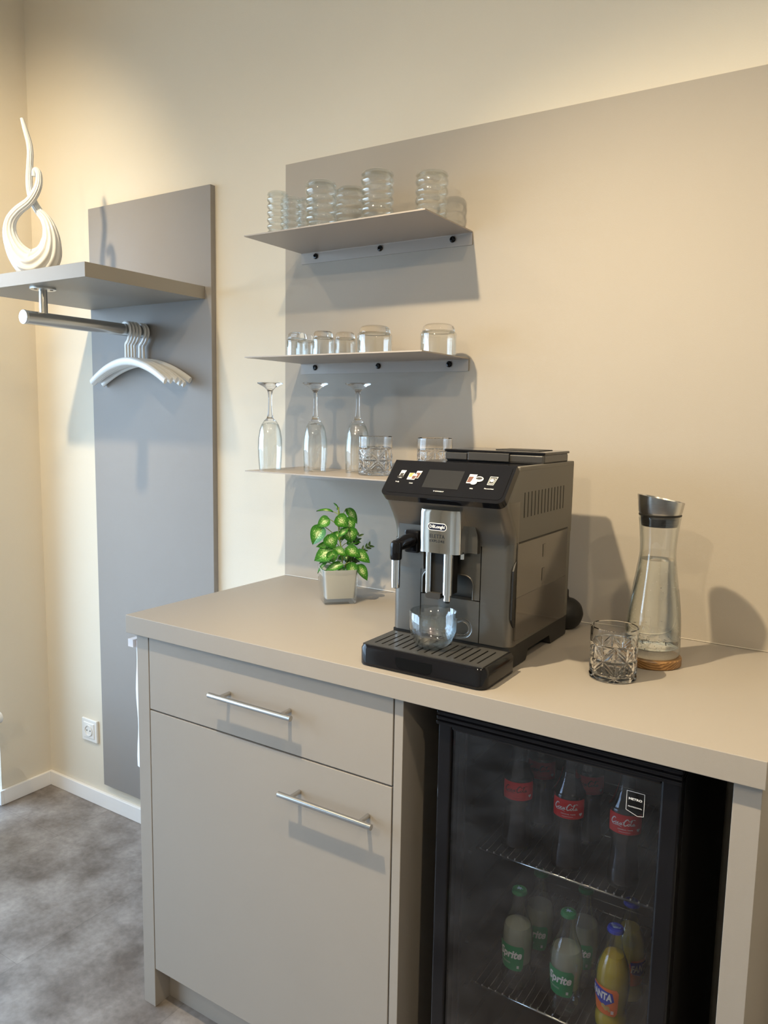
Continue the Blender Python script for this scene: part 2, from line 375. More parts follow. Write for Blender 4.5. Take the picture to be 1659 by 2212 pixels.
def smooth_path(pts, n=8):
    """Catmull-Rom through points (any dimension tuples)"""
    P = [pts[0]] + list(pts) + [pts[-1]]; out = []
    for i in range(1, len(P) - 2):
        for k in range(n):
            t = k / n; q = []
            for a, b, c, d in zip(P[i - 1], P[i], P[i + 1], P[i + 2]):
                q.append(0.5 * ((2 * b) + (-a + c) * t + (2 * a - 5 * b + 4 * c - d) * t * t + (-a + 3 * b - 3 * c + d) * t ** 3))
            out.append(tuple(q))
    out.append(tuple(pts[-1])); return out
_txt = {}
def text_geo(s, bold=0.0, shear=0.0, spacing=1.0):
    """flat triangles of a word, centred, cap height about 0.7; (verts2d, faces)"""
    key = (s, bold, shear, spacing)
    if key in _txt: return _txt[key]
    c = bpy.data.curves.new('t', 'FONT'); c.body = s; c.size = 1; c.offset = bold; c.shear = shear; c.space_character = spacing
    c.align_x = 'CENTER'; c.align_y = 'CENTER'; c.resolution_u = 3
    o = bpy.data.objects.new('t', c); COL.objects.link(o)
    dg = bpy.context.evaluated_depsgraph_get(); me = o.evaluated_get(dg).to_mesh()
    vs = [(v.co.x, v.co.y) for v in me.vertices]; fs = [list(p.vertices) for p in me.polygons]
    x0 = min(v[0] for v in vs); x1 = max(v[0] for v in vs); y0 = min(v[1] for v in vs); y1 = max(v[1] for v in vs)
    vs = [(x - (x0 + x1) / 2, y - (y0 + y1) / 2) for x, y in vs]
    o.evaluated_get(dg).to_mesh_clear(); bpy.data.objects.remove(o); bpy.data.curves.remove(c)
    _txt[key] = (vs, fs, x1 - x0, y1 - y0); return _txt[key]
def add_text(mb, s, width, cx, cyy, to, mi=0, rot=0.0, height=None, **kw):
    vs, fs, w, h = text_geo(s, **kw); k = width / w; ky = height / h if height else k
    ca, sa = math.cos(rot), math.sin(rot)
    pts = [(cx + (x * k) * ca - (y * ky) * sa, cyy + (x * k) * sa + (y * ky) * ca) for x, y in vs]
    mb.add([to(u, v) for u, v in pts], fs, mi)
    return mb
def flat_poly(mb, poly, to, mi=0):
    mb.add([to(u, v) for u, v in poly], [list(range(len(poly)))], mi)
def curved_poly(mb, poly, to, mi=0, n=24):
    """a filled outline laid on a curved surface as narrow upright strips"""
    us = [p[0] for p in poly]; u0, u1 = min(us), max(us); cols = []
    for i in range(n + 1):
        u = u0 + (u1 - u0) * min(0.999, max(0.001, i / n)); hit = []
        for (a, b), (c, d) in zip(poly, poly[1:] + poly[:1]):
            if (a <= u < c) or (c <= u < a): hit.append(b + (d - b) * (u - a) / (c - a))
        cols.append((u, min(hit), max(hit)) if hit else (u, 0, 0))
    k = 6; vs = []
    for u, lo, hi in cols: vs += [to(u, lo + (hi - lo) * j / k) for j in range(k + 1)]
    mb.add(vs, [(i * (k + 1) + j, (i + 1) * (k + 1) + j, (i + 1) * (k + 1) + j + 1, i * (k + 1) + j + 1) for i in range(n) for j in range(k)], mi)
def ribbon(mb, pts, w, to, mi=0, n=6):
    """a brush stroke through 2-D points of width w (tapering at the ends)"""
    P = smooth_path(pts, n); N = len(P); L = []; Rr = []
    for i in range(N):
        a = P[max(i - 1, 0)]; b = P[min(i + 1, N - 1)]; dx, dy = b[0] - a[0], b[1] - a[1]; d = math.hypot(dx, dy) or 1
        q = w * 0.5 * (0.45 + 0.55 * min(1, 4 * i / N, 4 * (N - 1 - i) / N)); nx, ny = -dy / d * q, dx / d * q
        L.append((P[i][0] + nx, P[i][1] + ny)); Rr.append((P[i][0] - nx, P[i][1] - ny))
    mb.add([to(*p) for p in L + Rr], [(i, i + 1, N + i + 1, N + i) for i in range(N - 1)], mi)

H = 1.0225; TH = 0.0442; YF = -0.600; YC = -0.583

# ------------------------------------------------------------------ the room
def struct(name, mb, mt): return tag(mb.build(name, mt), kind='structure')
struct('floor', MB().box(-1.50, 4.0, -4.2, 0.0, -0.05, 0.0), M['floor'])
tag(MB().box(-30.0, -1.62, -18, 16, -0.25, -0.15).build('sky_block_ground', M['ext_ground']), kind='structure')  # unseen ground, added to stop sky light entering from below
struct('ceiling', MB().box(-1.62, 4.1, -4.3, 0.1, 3.15, 3.25), M['ceiling'])
struct('wall_back', MB().box(-1.62, 4.1, 0.0, 0.12, -0.05, 3.15), M['wall'])
struct('wall_right', MB().box(4.0, 4.12, -4.2, 0.0, 0, 3.15), M['wall'])
struct('wall_front', MB().box(-1.62, 4.0, -4.32, -4.2, 0, 3.15), M['wall'])
wl = MB().box(-1.62, -1.235, -0.212, 0.0, 0, 3.15)
wl.box(-1.62, -1.235, -4.2, -3.2, 0, 3.15); wl.box(-1.62, -1.235, -3.2, -0.212, 2.35, 3.15)
struct('wall_left', wl, M['wall'])
sk = MB().box(-1.235, 0.018, -0.013, 0.0, 0, 0.058, 0.002); sk.box(1.399, 4.0, -0.013, 0.0, 0, 0.058, 0.002); struct('baseboard_back', sk, M['skirting'])
sk = MB().box(-1.235, -1.222, -0.212, -0.013, 0, 0.058, 0.002); sk.box(-1.50, -1.222, -0.225, -0.212, 0, 0.058, 0.002); sk.box(-1.235, -1.222, -4.2, -3.2, 0, 0.058)
struct('baseboard_left', sk, M['skirting'])
# full-height glazed window in the left niche
wf = MB()
for (a, b) in ((-3.2, -3.13), (-2.24, -2.17), (-1.27, -1.20), (-0.282, -0.212)): wf.box(-1.56, -1.50, a, b, 0.0, 2.35)
wf.box(-1.56, -1.50, -3.2, -0.212, 0.0, 0.07); wf.box(-1.56, -1.50, -3.2, -0.212, 2.27, 2.35)
w1 = struct('window_1', wf, M['skirting'])
MB().box(-1.535, -1.525, -3.15, -0.26, 0.06, 2.29).build('glass_pane', M['window_pane'], w1)
struct('trim_1', MB().tube([(0.0, -0.004, H + 0.0015), (1.403, -0.004, H + 0.0015)], 0.0013, 8), M['sealant'])

# radiator in the niche with its thermostat head (only the head shows)
rad = thing('radiator', (-1.20, -0.9, 0), 'white radiator by the floor at the left picture edge, its round thermostat knob showing', 'radiator')
MB().box(-1.25, -1.15, -1.5, -0.36, 0.10, 0.46, 0.006).build('panel', M['white'], rad)
r2 = MB()
for k in range(18): r2.box(-1.255, -1.165, -1.48 + k * 0.062, -1.462 + k * 0.062, 0.12, 0.44)
r2.build('fins', M['white'], rad)
for fy in (-1.3, -0.55): MB().cyl((-1.21, fy, 0), (-1.21, fy, 0.12), 0.012).build('foot', M['white'], rad)
kn = MB().tube([(-1.140, -0.37, 0.388), (-1.140, -0.33, 0.388)], 0.010, 16)
kn.tube([(-1.140, -0.335, 0.388), (-1.140, -0.33, 0.388), (-1.140, -0.275, 0.388), (-1.140, -0.262, 0.388), (-1.140, -0.258, 0.388)], [0.016, 0.021, 0.0225, 0.020, 0.014], 32, rib=lambda u, t: 1 + 0.035 * (int(u * 32) % 2))
kn.build('thermostat_knob', M['white'], rad)
MB().cyl((-1.140, -0.345, 0.388), (-1.140, -0.345, 0.0), 0.009).build('pipe', M['white'], rad)

# ------------------------------------------------------------------ panels on the wall
tag(MB().box(0.0, 1.403, -0.0038, -0.0003, H + 0.0002, 2.2247, 0.0006).build('splashback', M['taupe_panel']),
    'large taupe splashback sheet on the wall behind the shelves and the coffee machine', 'wall panel')

rack = thing('coat_rack', (-0.593, 0, 0.10), 'tall grey wall-mounted coat rack panel with thick shelf and steel rail', 'coat rack')
MB().box(-0.875, -0.285, -0.020, 0.0, 0.103, 2.208, 0.0008).build('back_panel', M['coat_panel'], rack)
MB().box(-0.875, -0.312, -0.455, -0.020, 1.866, 1.905, 0.0008).build('shelf', M['taupe_dark'], rack)
rl = MB(); rl.tube([(-0.593, -0.456, 1.776), (-0.593, -0.020, 1.776)], 0.0195, 40)
rail = rl.build('clothes_rail', M['steel'], rack)
tag(MB().lathe([(0, 0), (0.0195, 0), (0.0205, -0.002), (0.0205, -0.008), (0, -0.008)][::-1], 40, mtx=Matrix.Translation((-0.593, -0.4585, 1.776)) @ Matrix.Rotation(PI / 2, 4, 'X')).build('end_cap', M['steel_cap'], rail), 'bright satin round end cap')
MB().tube([(-0.593, -0.392, 1.866), (-0.593, -0.392, 1.790)], 0.0115, 28).build('mounting_post', M['steel'], rack)
fl = MB().lathe([(0, 1.866), (0.036, 1.866), (0.036, 1.861), (0.034, 1.860), (0, 1.860)], 40, c=(-0.593, -0.392, 0))
for k in range(3):
    a = 0.6 + k * 2 * PI / 3; fl.lathe([(0.005, 1.8605), (0.0045, 1.8585), (0, 1.8585)], 12, c=(-0.593 + 0.025 * math.cos(a), -0.392 + 0.025 * math.sin(a), 0), mi=1)
fl.build('mounting_flange', [M['steel_cap'], M['darkgrey']], rack)

# white plastic hangers
def hanger_mesh():
    h = MB()
    # local frame: origin at the rail centre the hook hangs over; arms along x
    r = 0.0265
    hook = [(-r * math.cos(math.radians(a)), 0, r * math.sin(math.radians(a)) - 0.003) for a in range(-8, 215, 12)]
    hook = hook + [(0.012, 0, -0.035), (0.0005, 0, -0.045), (0.0, 0, -0.060), (0.0, 0, -0.098)]
    h.tube(smooth_path(hook, 3), 0.0062, 14)
    arms = []
    for i in range(33):
        x = -0.205 + 0.41 * i / 32; arms.append((x * 1.06, 0, -0.100 - 0.066 * (abs(x) / 0.205) ** 1.9))
    h.tube(arms, [0.0105 + 0.0025 * math.sin(PI * i / 32) for i in range(33)], 16)
    for v in h.v: v.y *= 0.55
    return h
HG = [(-0.1000, 7), (-0.0880, 4.6), (-0.0760, 2.2), (-0.0640, 0), (-0.0425, 0.5), (-0.0300, 0)]
TILT = [0.6, 0.0, -0.6, 1.4, 2.4, -1.2]
HL = ['white plastic hanger nearest the rail end, first of the tight row', 'white plastic hanger second from the front on the rail',
      'white plastic hanger third from the front on the rail', 'white plastic hanger fourth on the rail, last before the gap',
      'white plastic hanger just behind the gap, fifth on the rail', 'white plastic hanger closest to the wall panel, rearmost on the rail']
hm = None
for (yy, rz), lab, tl in zip(HG, HL, TILT):
    if hm is None: o = hanger_mesh().build('clothes_hanger', M['white'], loc=(0, 0, 0)); hm = o
    else: o = hm.copy(); COL.objects.link(o)
    o.location = (-0.593, yy, 1.776); o.rotation_euler = (0, math.radians(tl), math.radians(-rz))
    tag(o, lab, 'clothes hanger', 'white hangers on the steel rail')

# white ceramic sculpture on the coat-rack shelf
P3 = [  # lateral, height, depth offset, radius
    (-0.0245, 0.4745, 0, 0.0050), (-0.019, 0.455, 0, 0.0066), (-0.0125, 0.432, 0, 0.0076), (-0.0060, 0.4045, 0.002, 0.0084), (-0.0048, 0.3758, 0.004, 0.0090), (-0.0095, 0.3396, 0.008, 0.0094),
    (-0.0140, 0.3084, 0.011, 0.0096), (-0.0140, 0.272, 0.013, 0.0098), (-0.0055, 0.240, 0.014, 0.0104), (0.0110, 0.2114, 0.012, 0.0116), (0.0330, 0.186, 0.008, 0.0145),
    (0.0480, 0.155, 0.0, 0.0195), (0.0510, 0.118, 0, 0.0270), (0.0400, 0.078, 0, 0.0370), (0.0100, 0.050, 0, 0.0450), (-0.0200, 0.052, 0, 0.0420), (-0.0480, 0.078, 0, 0.0320),
    (-0.0660, 0.110, 0, 0.0235), (-0.0745, 0.145, 0, 0.0185), (-0.0670, 0.178, -0.004, 0.0155), (-0.0420, 0.205, -0.010, 0.0135), (-0.0060, 0.2300, -0.014, 0.0122), (0.0140, 0.258, -0.012, 0.0112),
    (0.0235, 0.288, -0.008, 0.0098), (0.0225, 0.315, -0.004, 0.0085), (0.0140, 0.3275, -0.001, 0.0076), (0.0065, 0.322, 0.0, 0.0070), (0.0055, 0.308, 0.0, 0.0060)]
SP = smooth_path(P3, 10)
rx = Vector((0.843, 0.538, 0)); nx_ = Vector((-0.538, 0.843, 0)); base = Vector((-0.72, -0.33, 1.905))
vs_ = MB().tube([base + rx * p[0] + nx_ * p[2] + Vector((0, 0, p[1])) for p in SP], [p[3] for p in SP], 72,
                rib=lambda u, t: 1 + 0.080 * math.cos(2 * PI * (12 * u + 1.8 * t)) * min(1, 6 * t, 6 * (1 - t)))
for v in vs_.v: v.z = max(v.z, 1.9052)
ob = vs_.build('sculpture_vase', M['ceramic'], fix=True, autosmooth=80)
tag(ob, 'white glazed ceramic sculpture with twisted loop on the coat rack shelf', 'sculpture')

# wall socket
so = thing('wall_socket', (-0.969, 0, 0.291), 'white square power socket low on the wall beside the coat rack panel', 'socket')
MB().box(-1.0138, -0.9245, -0.010, 0, 0.2465, 0.3350, 0.0025).build('cover_frame', M['white'], so)
sc = MB().box(-1.000, -0.938, -0.0125, -0.008, 0.260, 0.3215, 0.002)
sc.build('insert', M['white'], so)
MB().lathe([(0.0215, 0), (0.0215, 0.0035), (0.0190, 0.0035), (0.0185, 0.001), (0, 0.001)], 36, mtx=Matrix.Translation((-0.969, -0.0122, 0.291)) @ Matrix.Rotation(PI / 2, 4, 'X')).build('recess', M['white'], so)
hl = MB()
for dx in (-0.0095, 0.0095): hl.lathe([(0.0026, 0), (0.0026, 0.0006), (0, 0.0006)], 12, mtx=Matrix.Translation((-0.969 + dx, -0.0132, 0.291)) @ Matrix.Rotation(PI / 2, 4, 'X'))
hl.build('pin_holes', M['black_matte'], so)

# ------------------------------------------------------------------ three folded steel wall shelves
def wall_shelf(z, lab):
    t = thing('wall_shelf', (0.334, -0.12, z), lab, 'shelf', 'folded steel wall shelves')
    s = MB(); x0, x1 = 0.0615, 0.6059; tk = 0.003
    # L profile with a small fold radius, swept along x
    prof = [(-0.2448, z), (-0.0045, z)]; prof += [(-0.0045, z)]
    outer = [(-0.2448, z), (-0.0085, z)] + [(-0.0085 + 0.005 * math.sin(a), z - 0.005 + 0.005 * math.cos(a)) for a in (0.4, 0.8, 1.2, PI / 2)] + [(-0.0035, z - 0.033)]
    inner = [(-0.0065, z - 0.033), (-0.0065, z - 0.0055), (-0.0075, z - 0.0037), (-0.0095, z - tk), (-0.2448, z - tk)]
    s.prism(outer + inner, x0, x1, lambda u, v, h: (h, u, v))
    s.build('folded_plate', M['shelf'], t)
    for sxx in (0.114, 0.332, 0.551):
        k = MB().lathe([(0.0078, 0), (0.0078, 0.0025), (0.0060, 0.0045), (0.0035, 0.0048), (0.0030, 0.0022), (0, 0.0022)], 24, mtx=Matrix.Translation((sxx, -0.0065, z - 0.0148)) @ Matrix.Rotation(PI / 2, 4, 'X'))
        k.build('screw', M['black'], t)
    return t
wall_shelf(1.973, 'topmost thin taupe steel wall shelf, holding the ribbed glasses')
wall_shelf(1.6616, 'middle thin taupe steel wall shelf, holding upturned low glasses')
wall_shelf(1.3584, 'lowest thin taupe steel wall shelf, holding flutes and cut glasses')

# ------------------------------------------------------------------ glassware builders (origin at the base)
def ribbed_glass(rad, h, ribs):
    g = MB(); out = []; n = ribs * 8
    rim = 0.004
    for i in range(n + 1):
        t = i / n; z = h * 0.90 * t
        out.append((rad - 0.0062 + 0.0062 * abs(math.sin(PI * (t * ribs + 0.0))) ** 0.8, z))
    # dome of the closed end
    top = [(rad * 0.985, h * 0.925), (rad * 0.93, h * 0.965), (rad * 0.80, h * 0.990), (rad * 0.55, h * 1.0), (0, h * 1.0)]
    outp = out + top
    th = 0.0022
    inn = [(0, h - 0.004), (rad * 0.55, h - 0.004), (rad * 0.80 - th, h * 0.985 - 0.003), (rad * 0.93 - th, h * 0.955 - 0.002), (rad * 0.985 - th, h * 0.920)] + [(r - th, z) for r, z in out[::-1]]
    g.lathe(outp + inn + [outp[0]], 56)
    return g
def low_tumbler(rad, h):
    # upturned: straight wall, shoulder, narrower thick foot on top
    g = MB(); th = 0.0024
    o_ = [(rad, 0), (rad, h * 0.66), (rad * 1.0, h * 0.70), (rad * 0.955, h * 0.735), (rad * 0.90, h * 0.75), (rad * 0.90, h * 0.80), (rad * 0.87, h * 0.90), (rad * 0.78, h * 0.97), (rad * 0.62, h), (0, h - 0.001)]
    i_ = [(0, h * 0.78), (rad * 0.70, h * 0.78), (rad * 0.84, h * 0.72), (rad * 0.92, h * 0.66), (rad - th, h * 0.58), (rad - th, 0), (rad, 0)]
    mis = [0] * (len(o_) + len(i_) - 1)
    for k in range(3, 9): mis[k] = 1
    g.lathe(o_ + i_, 48, mis=mis); return g
def flute():
    g = MB(); th = 0.0012; h = 0.237
    bowl = [(0.0300, 0), (0.0322, 0.03), (0.0335, 0.06), (0.0325, 0.085), (0.0290, 0.108), (0.0235, 0.124), (0.0170, 0.134)]
    inner = [(r - th, z) for r, z in bowl[:-1]] + [(0.0120, 0.128), (0, 0.131)]
    b = bowl[::-1]
    g.lathe([(bowl[-1][0], bowl[-1][1])] + b[1:] + inner, 48, mi=0)
    stem = [(0.0170, 0.134), (0.0095, 0.141), (0.0068, 0.152), (0.0052, 0.170), (0.0045, 0.190), (0.0052, 0.206), (0.0078, 0.216), (0.0150, 0.224), (0.0260, 0.230), (0.0345, 0.2345), (0.0350, 0.2360), (0.0345, h), (0, h)]
    g.lathe([(0, 0.1335)] + stem, 40, mi=1); return g
def star_depth(u, v):
    """star-cut pattern on a staggered lattice; u in cells round the glass, v = height / glass height; returns groove depth 0..1"""
    best = 0.0
    for row, (cv, off) in enumerate(((0.10, 0.5), (0.40, 0.0), (0.70, 0.5))):
        for cu in (math.floor(u - off) + off, math.floor(u - off) + off + 1):
            du = u - cu; dv = (v - cv) * 2.15
            if row == 2 and dv > 0.02: continue
            d = math.hypot(du, dv)
            if d > 0.70: continue
            for k in range(4):
                a = k * PI / 4; L = 0.62 if k % 2 == 0 else 0.68
                w = 0.085 * math.sqrt(max(0.0, 1 - d / L)) * min(1.0, 0.35 + 3.0 * d)
                dist = abs(du * math.sin(a) - dv * math.cos(a))
                if d < L and dist < w: best = max(best, (1 - dist / w) * min(1.0, w / 0.05))
    return best
def cut_tumbler(rad, h, n=360, rows=80, cells=6, top=0.74):
    g = MB(); vs = []; th = 0.0032
    for j in range(rows + 1):
        z = h * j / rows
        for i in range(n):
            a = 2 * PI * i / n; r = rad
            if j == 0: r = rad * 0.93
            elif j == 1: r = rad * 0.985
            if 0.03 * h < z < h * top:
                r -= 0.0024 * star_depth(i / n * cells, z / h)
            vs.append((r * math.cos(a), r * math.sin(a), z))
    fs = []
    mi = []
    b = len(g.v); g.v += [Vector(v) for v in vs]
    for j in range(rows):
        for i in range(n):
            i2 = (i + 1) % n; g.f.append([b + j * n + i, b + j * n + i2, b + (j + 1) * n + i2, b + (j + 1) * n + i])
            zz = (j + 0.5) / rows; g.mi.append(1 if zz < top else 0); g.sm.append(True)
    # rim, inner wall, thick base, underside
    g.lathe([(rad, h), (rad - th * 0.5, h + 0.0012), (rad - th, h), (rad - th, h * 0.20), (rad * 0.86, h * 0.125), (rad * 0.6, h * 0.105), (0, h * 0.10)], 80, mis=[0, 0, 0, 1, 1, 1])
    g.lathe([(rad * 0.93, 0), (rad * 0.70, 0.0), (rad * 0.66, 0.003), (0, 0.003)], n, mi=1)
    return g

GT = [M['glass'], M['glass_solid']]
def place(mb_fn, name, mats, spots, group, cat):
    first = None
    for (x, y, z, rz, lab) in spots:
        if first is None: first = mb_fn().build(name, mats, loc=(0, 0, 0), autosmooth=50); o = first
        else: o = first.copy(); COL.objects.link(o)
        o.location = (x, y, z); o.rotation_euler = (0, 0, rz); tag(o, lab, cat, group)
Z1 = 1.9733; Z2 = 1.6619; Z3 = 1.3587
place(lambda: ribbed_glass(0.0405, 0.125, 5), 'ribbed_glass', M['glass_rib'], [
    (0.256, -0.170, Z1, 0, 'wide ribbed glass at the front left of the top shelf, next to slim ones'),
    (0.428, -0.170, Z1, 0, 'tall wide ribbed glass standing foremost in the middle of the top shelf'),
    (0.540, -0.100, Z1, 0, 'wide ribbed glass standing alone at the right end of the top shelf'),
    (0.291, -0.090, Z1, 0, 'wide ribbed glass standing further back between two tall ones on the top shelf')], 'ribbed glasses on the top shelf', 'glass')
place(lambda: ribbed_glass(0.0285, 0.114, 6), 'ribbed_glass', M['glass_rib'], [
    (0.126, -0.185, Z1, 0, 'slim ribbed glass at the far left front of the top shelf'),
    (0.124, -0.130, Z1, 0, 'slim ribbed glass half hidden behind the leftmost one on the top shelf'),
    (0.158, -0.100, Z1, 0, 'slim ribbed glass at the back, peeking out left of the wide one')], 'slim ribbed glasses on the top shelf', 'glass')
place(lambda: low_tumbler(0.029, 0.070), 'small_tumbler', GT, [
    (0.147, -0.130, Z2, 0, 'small upturned glass at the left end of the middle shelf'),
    (0.128, -0.070, Z2, 0, 'small upturned glass mostly hidden behind the leftmost one on the middle shelf'),
    (0.236, -0.130, Z2, 0, 'small upturned glass second from the left in the front row of the middle shelf'),
    (0.276, -0.085, Z2, 0, 'small upturned glass just left of the wide jar-like glass')], 'small upturned glasses on the middle shelf', 'glass')
place(lambda: low_tumbler(0.044, 0.073), 'wide_tumbler', GT, [
    (0.410, -0.145, Z2, 0, 'wide low upturned glass in the middle of the middle shelf'),
    (0.575, -0.112, Z2, 0, 'wide low upturned glass alone at the right end of the middle shelf')], 'wide upturned glasses on the middle shelf', 'glass')
place(flute, 'champagne_flute', [M['glass'], M['wine_solid']], [
    (0.090, -0.175, Z3, 0, 'upturned champagne flute at the far left of the lowest shelf'),
    (0.215, -0.135, Z3, 0, 'upturned champagne flute in the middle, second from the left'),
    (0.330, -0.100, Z3, 0, 'upturned champagne flute partly behind a cut glass tumbler')], 'upturned flutes on the lowest shelf', 'glass')
cutg = lambda: cut_tumbler(0.0440, 0.099)
place(cutg, 'cut_glass_tumbler', [M['glass_solid'], M['glass_solid']], [
    (0.402, -0.120, Z3, 0.2, 'star-cut tumbler on the lowest shelf in front of a flute'),
    (0.572, -0.110, Z3, 0.5, 'star-cut tumbler on the lowest shelf right above the coffee machine'),
    (1.108, -0.359, H, 0.35, 'empty star-cut tumbler on the worktop in front of the water carafe')], 'star-cut tumblers', 'glass')

# ------------------------------------------------------------------ kitchen unit
tag(MB().box(0.0, 1.403, YF, 0.0, H - TH, H, 0.0012).build('worktop', M['taupe']), 'long taupe worktop running along the wall, carrying the coffee machine', 'worktop')
ZT = H - TH
cab = thing('base_cabinet', (0.39, -0.3, 0), 'taupe base cabinet with one drawer and one door, left of the fridge', 'cabinet')
MB().box(0.019, 0.0600, YC, -0.014, 0.0, ZT, 0.0008).build('side_panel', M['taupe'], cab)
MB().box(0.7594, 0.7789, YC, -0.014, 0.0, ZT, 0.0008).build('side_panel', M['taupe'], cab)
c_ = MB().box(0.0600, 0.7594, -0.018, -0.014, 0.1, ZT).box(0.0600, 0.7594, YC + 0.02, -0.005, 0.1, 0.118).box(0.0600, 0.7594, YC + 0.022, -0.005, ZT - 0.02, ZT).box(0.0600, 0.7594, YC + 0.022, YC + 0.04, 0.78, 0.80)
c_.build('carcass', M['black_matte'], cab)
MB().box(0.0600, 0.7594, -0.535, -0.517, 0.0, 0.1, 0.0006).build('plinth', M['taupe'], cab)
def bar_handle(x0, x1, z, par):
    hb = MB().tube([(x0, YC - 0.034, z), (x1, YC - 0.034, z)], 0.0062, 28)
    for px in (x0 + 0.030, x1 - 0.030): hb.tube([(px, YC, z), (px, YC - 0.031, z)], 0.0048, 18)
    return tag(hb.build('bar_handle', M['steel'], par), 'brushed steel bar handle')
dr = MB().box(0.0628, 0.7560, YC, YC + 0.019, 0.7945, 0.9760, 0.0008).build('drawer_front', M['taupe'], cab)
bar_handle(0.2960, 0.5300, 0.8895, dr)
dd = MB().box(0.0628, 0.7560, YC, YC + 0.019, 0.1070, 0.7905, 0.0008).build('door', M['taupe'], cab)
bar_handle(0.4970, 0.7320, 0.7165, dd)
tag(MB().box(1.3585, 1.3979, YC, -0.005, 0.0, ZT, 0.0008).build('end_panel', M['taupe']), 'upright taupe end panel carrying the worktop right of the fridge', 'panel')
# sheet of paper clipped under the worktop on the cabinet's outer side
pp = MB(); loops = []
for j in range(14):
    z = 0.955 - 0.325 * j / 13; wv = 0.003 * math.sin(j * 0.9)
    row = [(0.0185, -0.30, z), (0.010, -0.42, z), (0.000 + wv, -0.52, z), (-0.006 + wv, -0.566, z), (0.006 + wv, -0.576, z), (0.0180, -0.580, z)]
    loops.append(row + [(x + 0.0006, y + 0.0006, z) for x, y, _ in row[::-1]])
pp.loft(loops, smooth=True)
pp.box(-0.012, 0.006, -0.584, -0.560, 0.938, 0.957)
tag(pp.build('paper_sheet', M['paper']), 'white sheet hanging under the worktop against the cabinet side', 'paper')

# ------------------------------------------------------------------ fridge
fr = thing('drinks_fridge', (1.065, -0.3, 0), 'black undercounter fridge with glass door full of bottled drinks', 'fridge')
FX0, FX1, FZ0, FZ1, FY = 0.850, 1.283, 0.03, 0.962, -0.530
cs = MB()
cs.box(FX0, FX0 + 0.035, FY, -0.05, FZ0, FZ1); cs.box(FX1 - 0.035, FX1, FY, -0.05, FZ0, FZ1)
cs.box(FX0 + 0.035, FX1 - 0.035, FY, -0.05, FZ1 - 0.03, FZ1); cs.box(FX0 + 0.035, FX1 - 0.035, FY, -0.05, FZ0, FZ0 + 0.06); cs.box(FX0 + 0.035, FX1 - 0.035, -0.09, -0.05, FZ0 + 0.06, FZ1 - 0.03)
cs.build('cabinet', M['black_matte'], fr)
ln = MB(); a, b = FX0 + 0.035, FX1 - 0.035
ln.box(a, a + 0.004, FY + 0.003, -0.09, FZ0 + 0.06, FZ1 - 0.03); ln.box(b - 0.004, b, FY + 0.003, -0.09, FZ0 + 0.06, FZ1 - 0.03); ln.box(a, b, -0.096, -0.09, FZ0 + 0.06, FZ1 - 0.03)
ln.box(a, b, FY + 0.003, -0.09, FZ0 + 0.06, FZ0 + 0.066)
for zz in (0.18, 0.285, 0.38, 0.475, 0.57, 0.665, 0.76, 0.85):
    ln.box(a + 0.004, a + 0.012, FY + 0.02, -0.10, zz, zz + 0.006); ln.box(b - 0.012, b - 0.004, FY + 0.02, -0.10, zz, zz + 0.006)
ln.build('liner', M['fridge_in'], fr)
for xx in (FX0 + 0.05, FX1 - 0.05):
    for yy in (FY + 0.05, -0.1): MB().cyl((xx, yy, 0), (xx, yy, FZ0), 0.014).build('foot', M['black_matte'], fr)
# door frame with grooved top rail
df = MB(); D0, D1 = -0.570, FY - 0.002
fl_, fr_, ft_, fb_ = 0.026, 0.031, 0.030, 0.030
df.box(FX0 - 0.002, FX0 + fl_, D0, D1, FZ0, FZ1 - 0.0005, 0.003); df.box(FX1 - fr_, FX1, D0, D1, FZ0, FZ1 - 0.0005, 0.004)
df.box(FX0 + fl_, FX1 - fr_, D0, D1, FZ1 - ft_, FZ1 - 0.0005, 0.003); df.box(FX0 + fl_, FX1 - fr_, D0, D1, FZ0, FZ0 + fb_, 0.003)
for k, zz in enumerate((0.9625, 0.953, 0.944)): df.box(FX0 - 0.004, FX1 + 0.0015, D0 - 0.004 - 0.001 * k, D1, zz - 0.0035, zz + 0.003, 0.0015)
door = df.build('door_frame', M['black'], fr)
MB().box(FX0 + fl_ - 0.004, FX1 - fr_ + 0.004, D0 + 0.006, D0 + 0.010, FZ0 + 0.025, FZ1 - 0.026).build('door_glass', M['pane'], door)
# badge printed on the pane
bd = MB(); toB = lambda u, v: (u, D0 + 0.0053, v)
bx0, bx1, bz0, bz1 = 1.1985, 1.2270, 0.8660, 0.9060
pts = [(bx0, bz1), (bx1, bz1), (bx1, bz0 + 0.002), (bx0 + 0.019, bz0), (bx0, bz0 + 0.007), (bx0, bz1)]
for i in range(len(pts) - 1):
    p, q = Vector((*pts[i], 0)), Vector((*pts[i + 1], 0)); d = (q - p).normalized(); n_ = Vector((-d.y, d.x, 0)) * 0.00035
    flat_poly(bd, [(p - n_ - d * .0003)[:2], (q - n_ + d * .0003)[:2], (q + n_ + d * .0003)[:2], (p + n_ - d * .0003)[:2]], toB)
add_text(bd, 'METRO', 0.0215, (bx0 + bx1) / 2, 0.8935, toB, bold=0.025, height=0.0040)
add_text(bd, 'PROFESSIONAL', 0.0225, (bx0 + bx1) / 2, 0.8800, toB, height=0.0021, bold=0.01)
tag(bd.build('badge', M['white_print'], door, fix=False), 'white printed shield badge in the upper right corner of the pane')
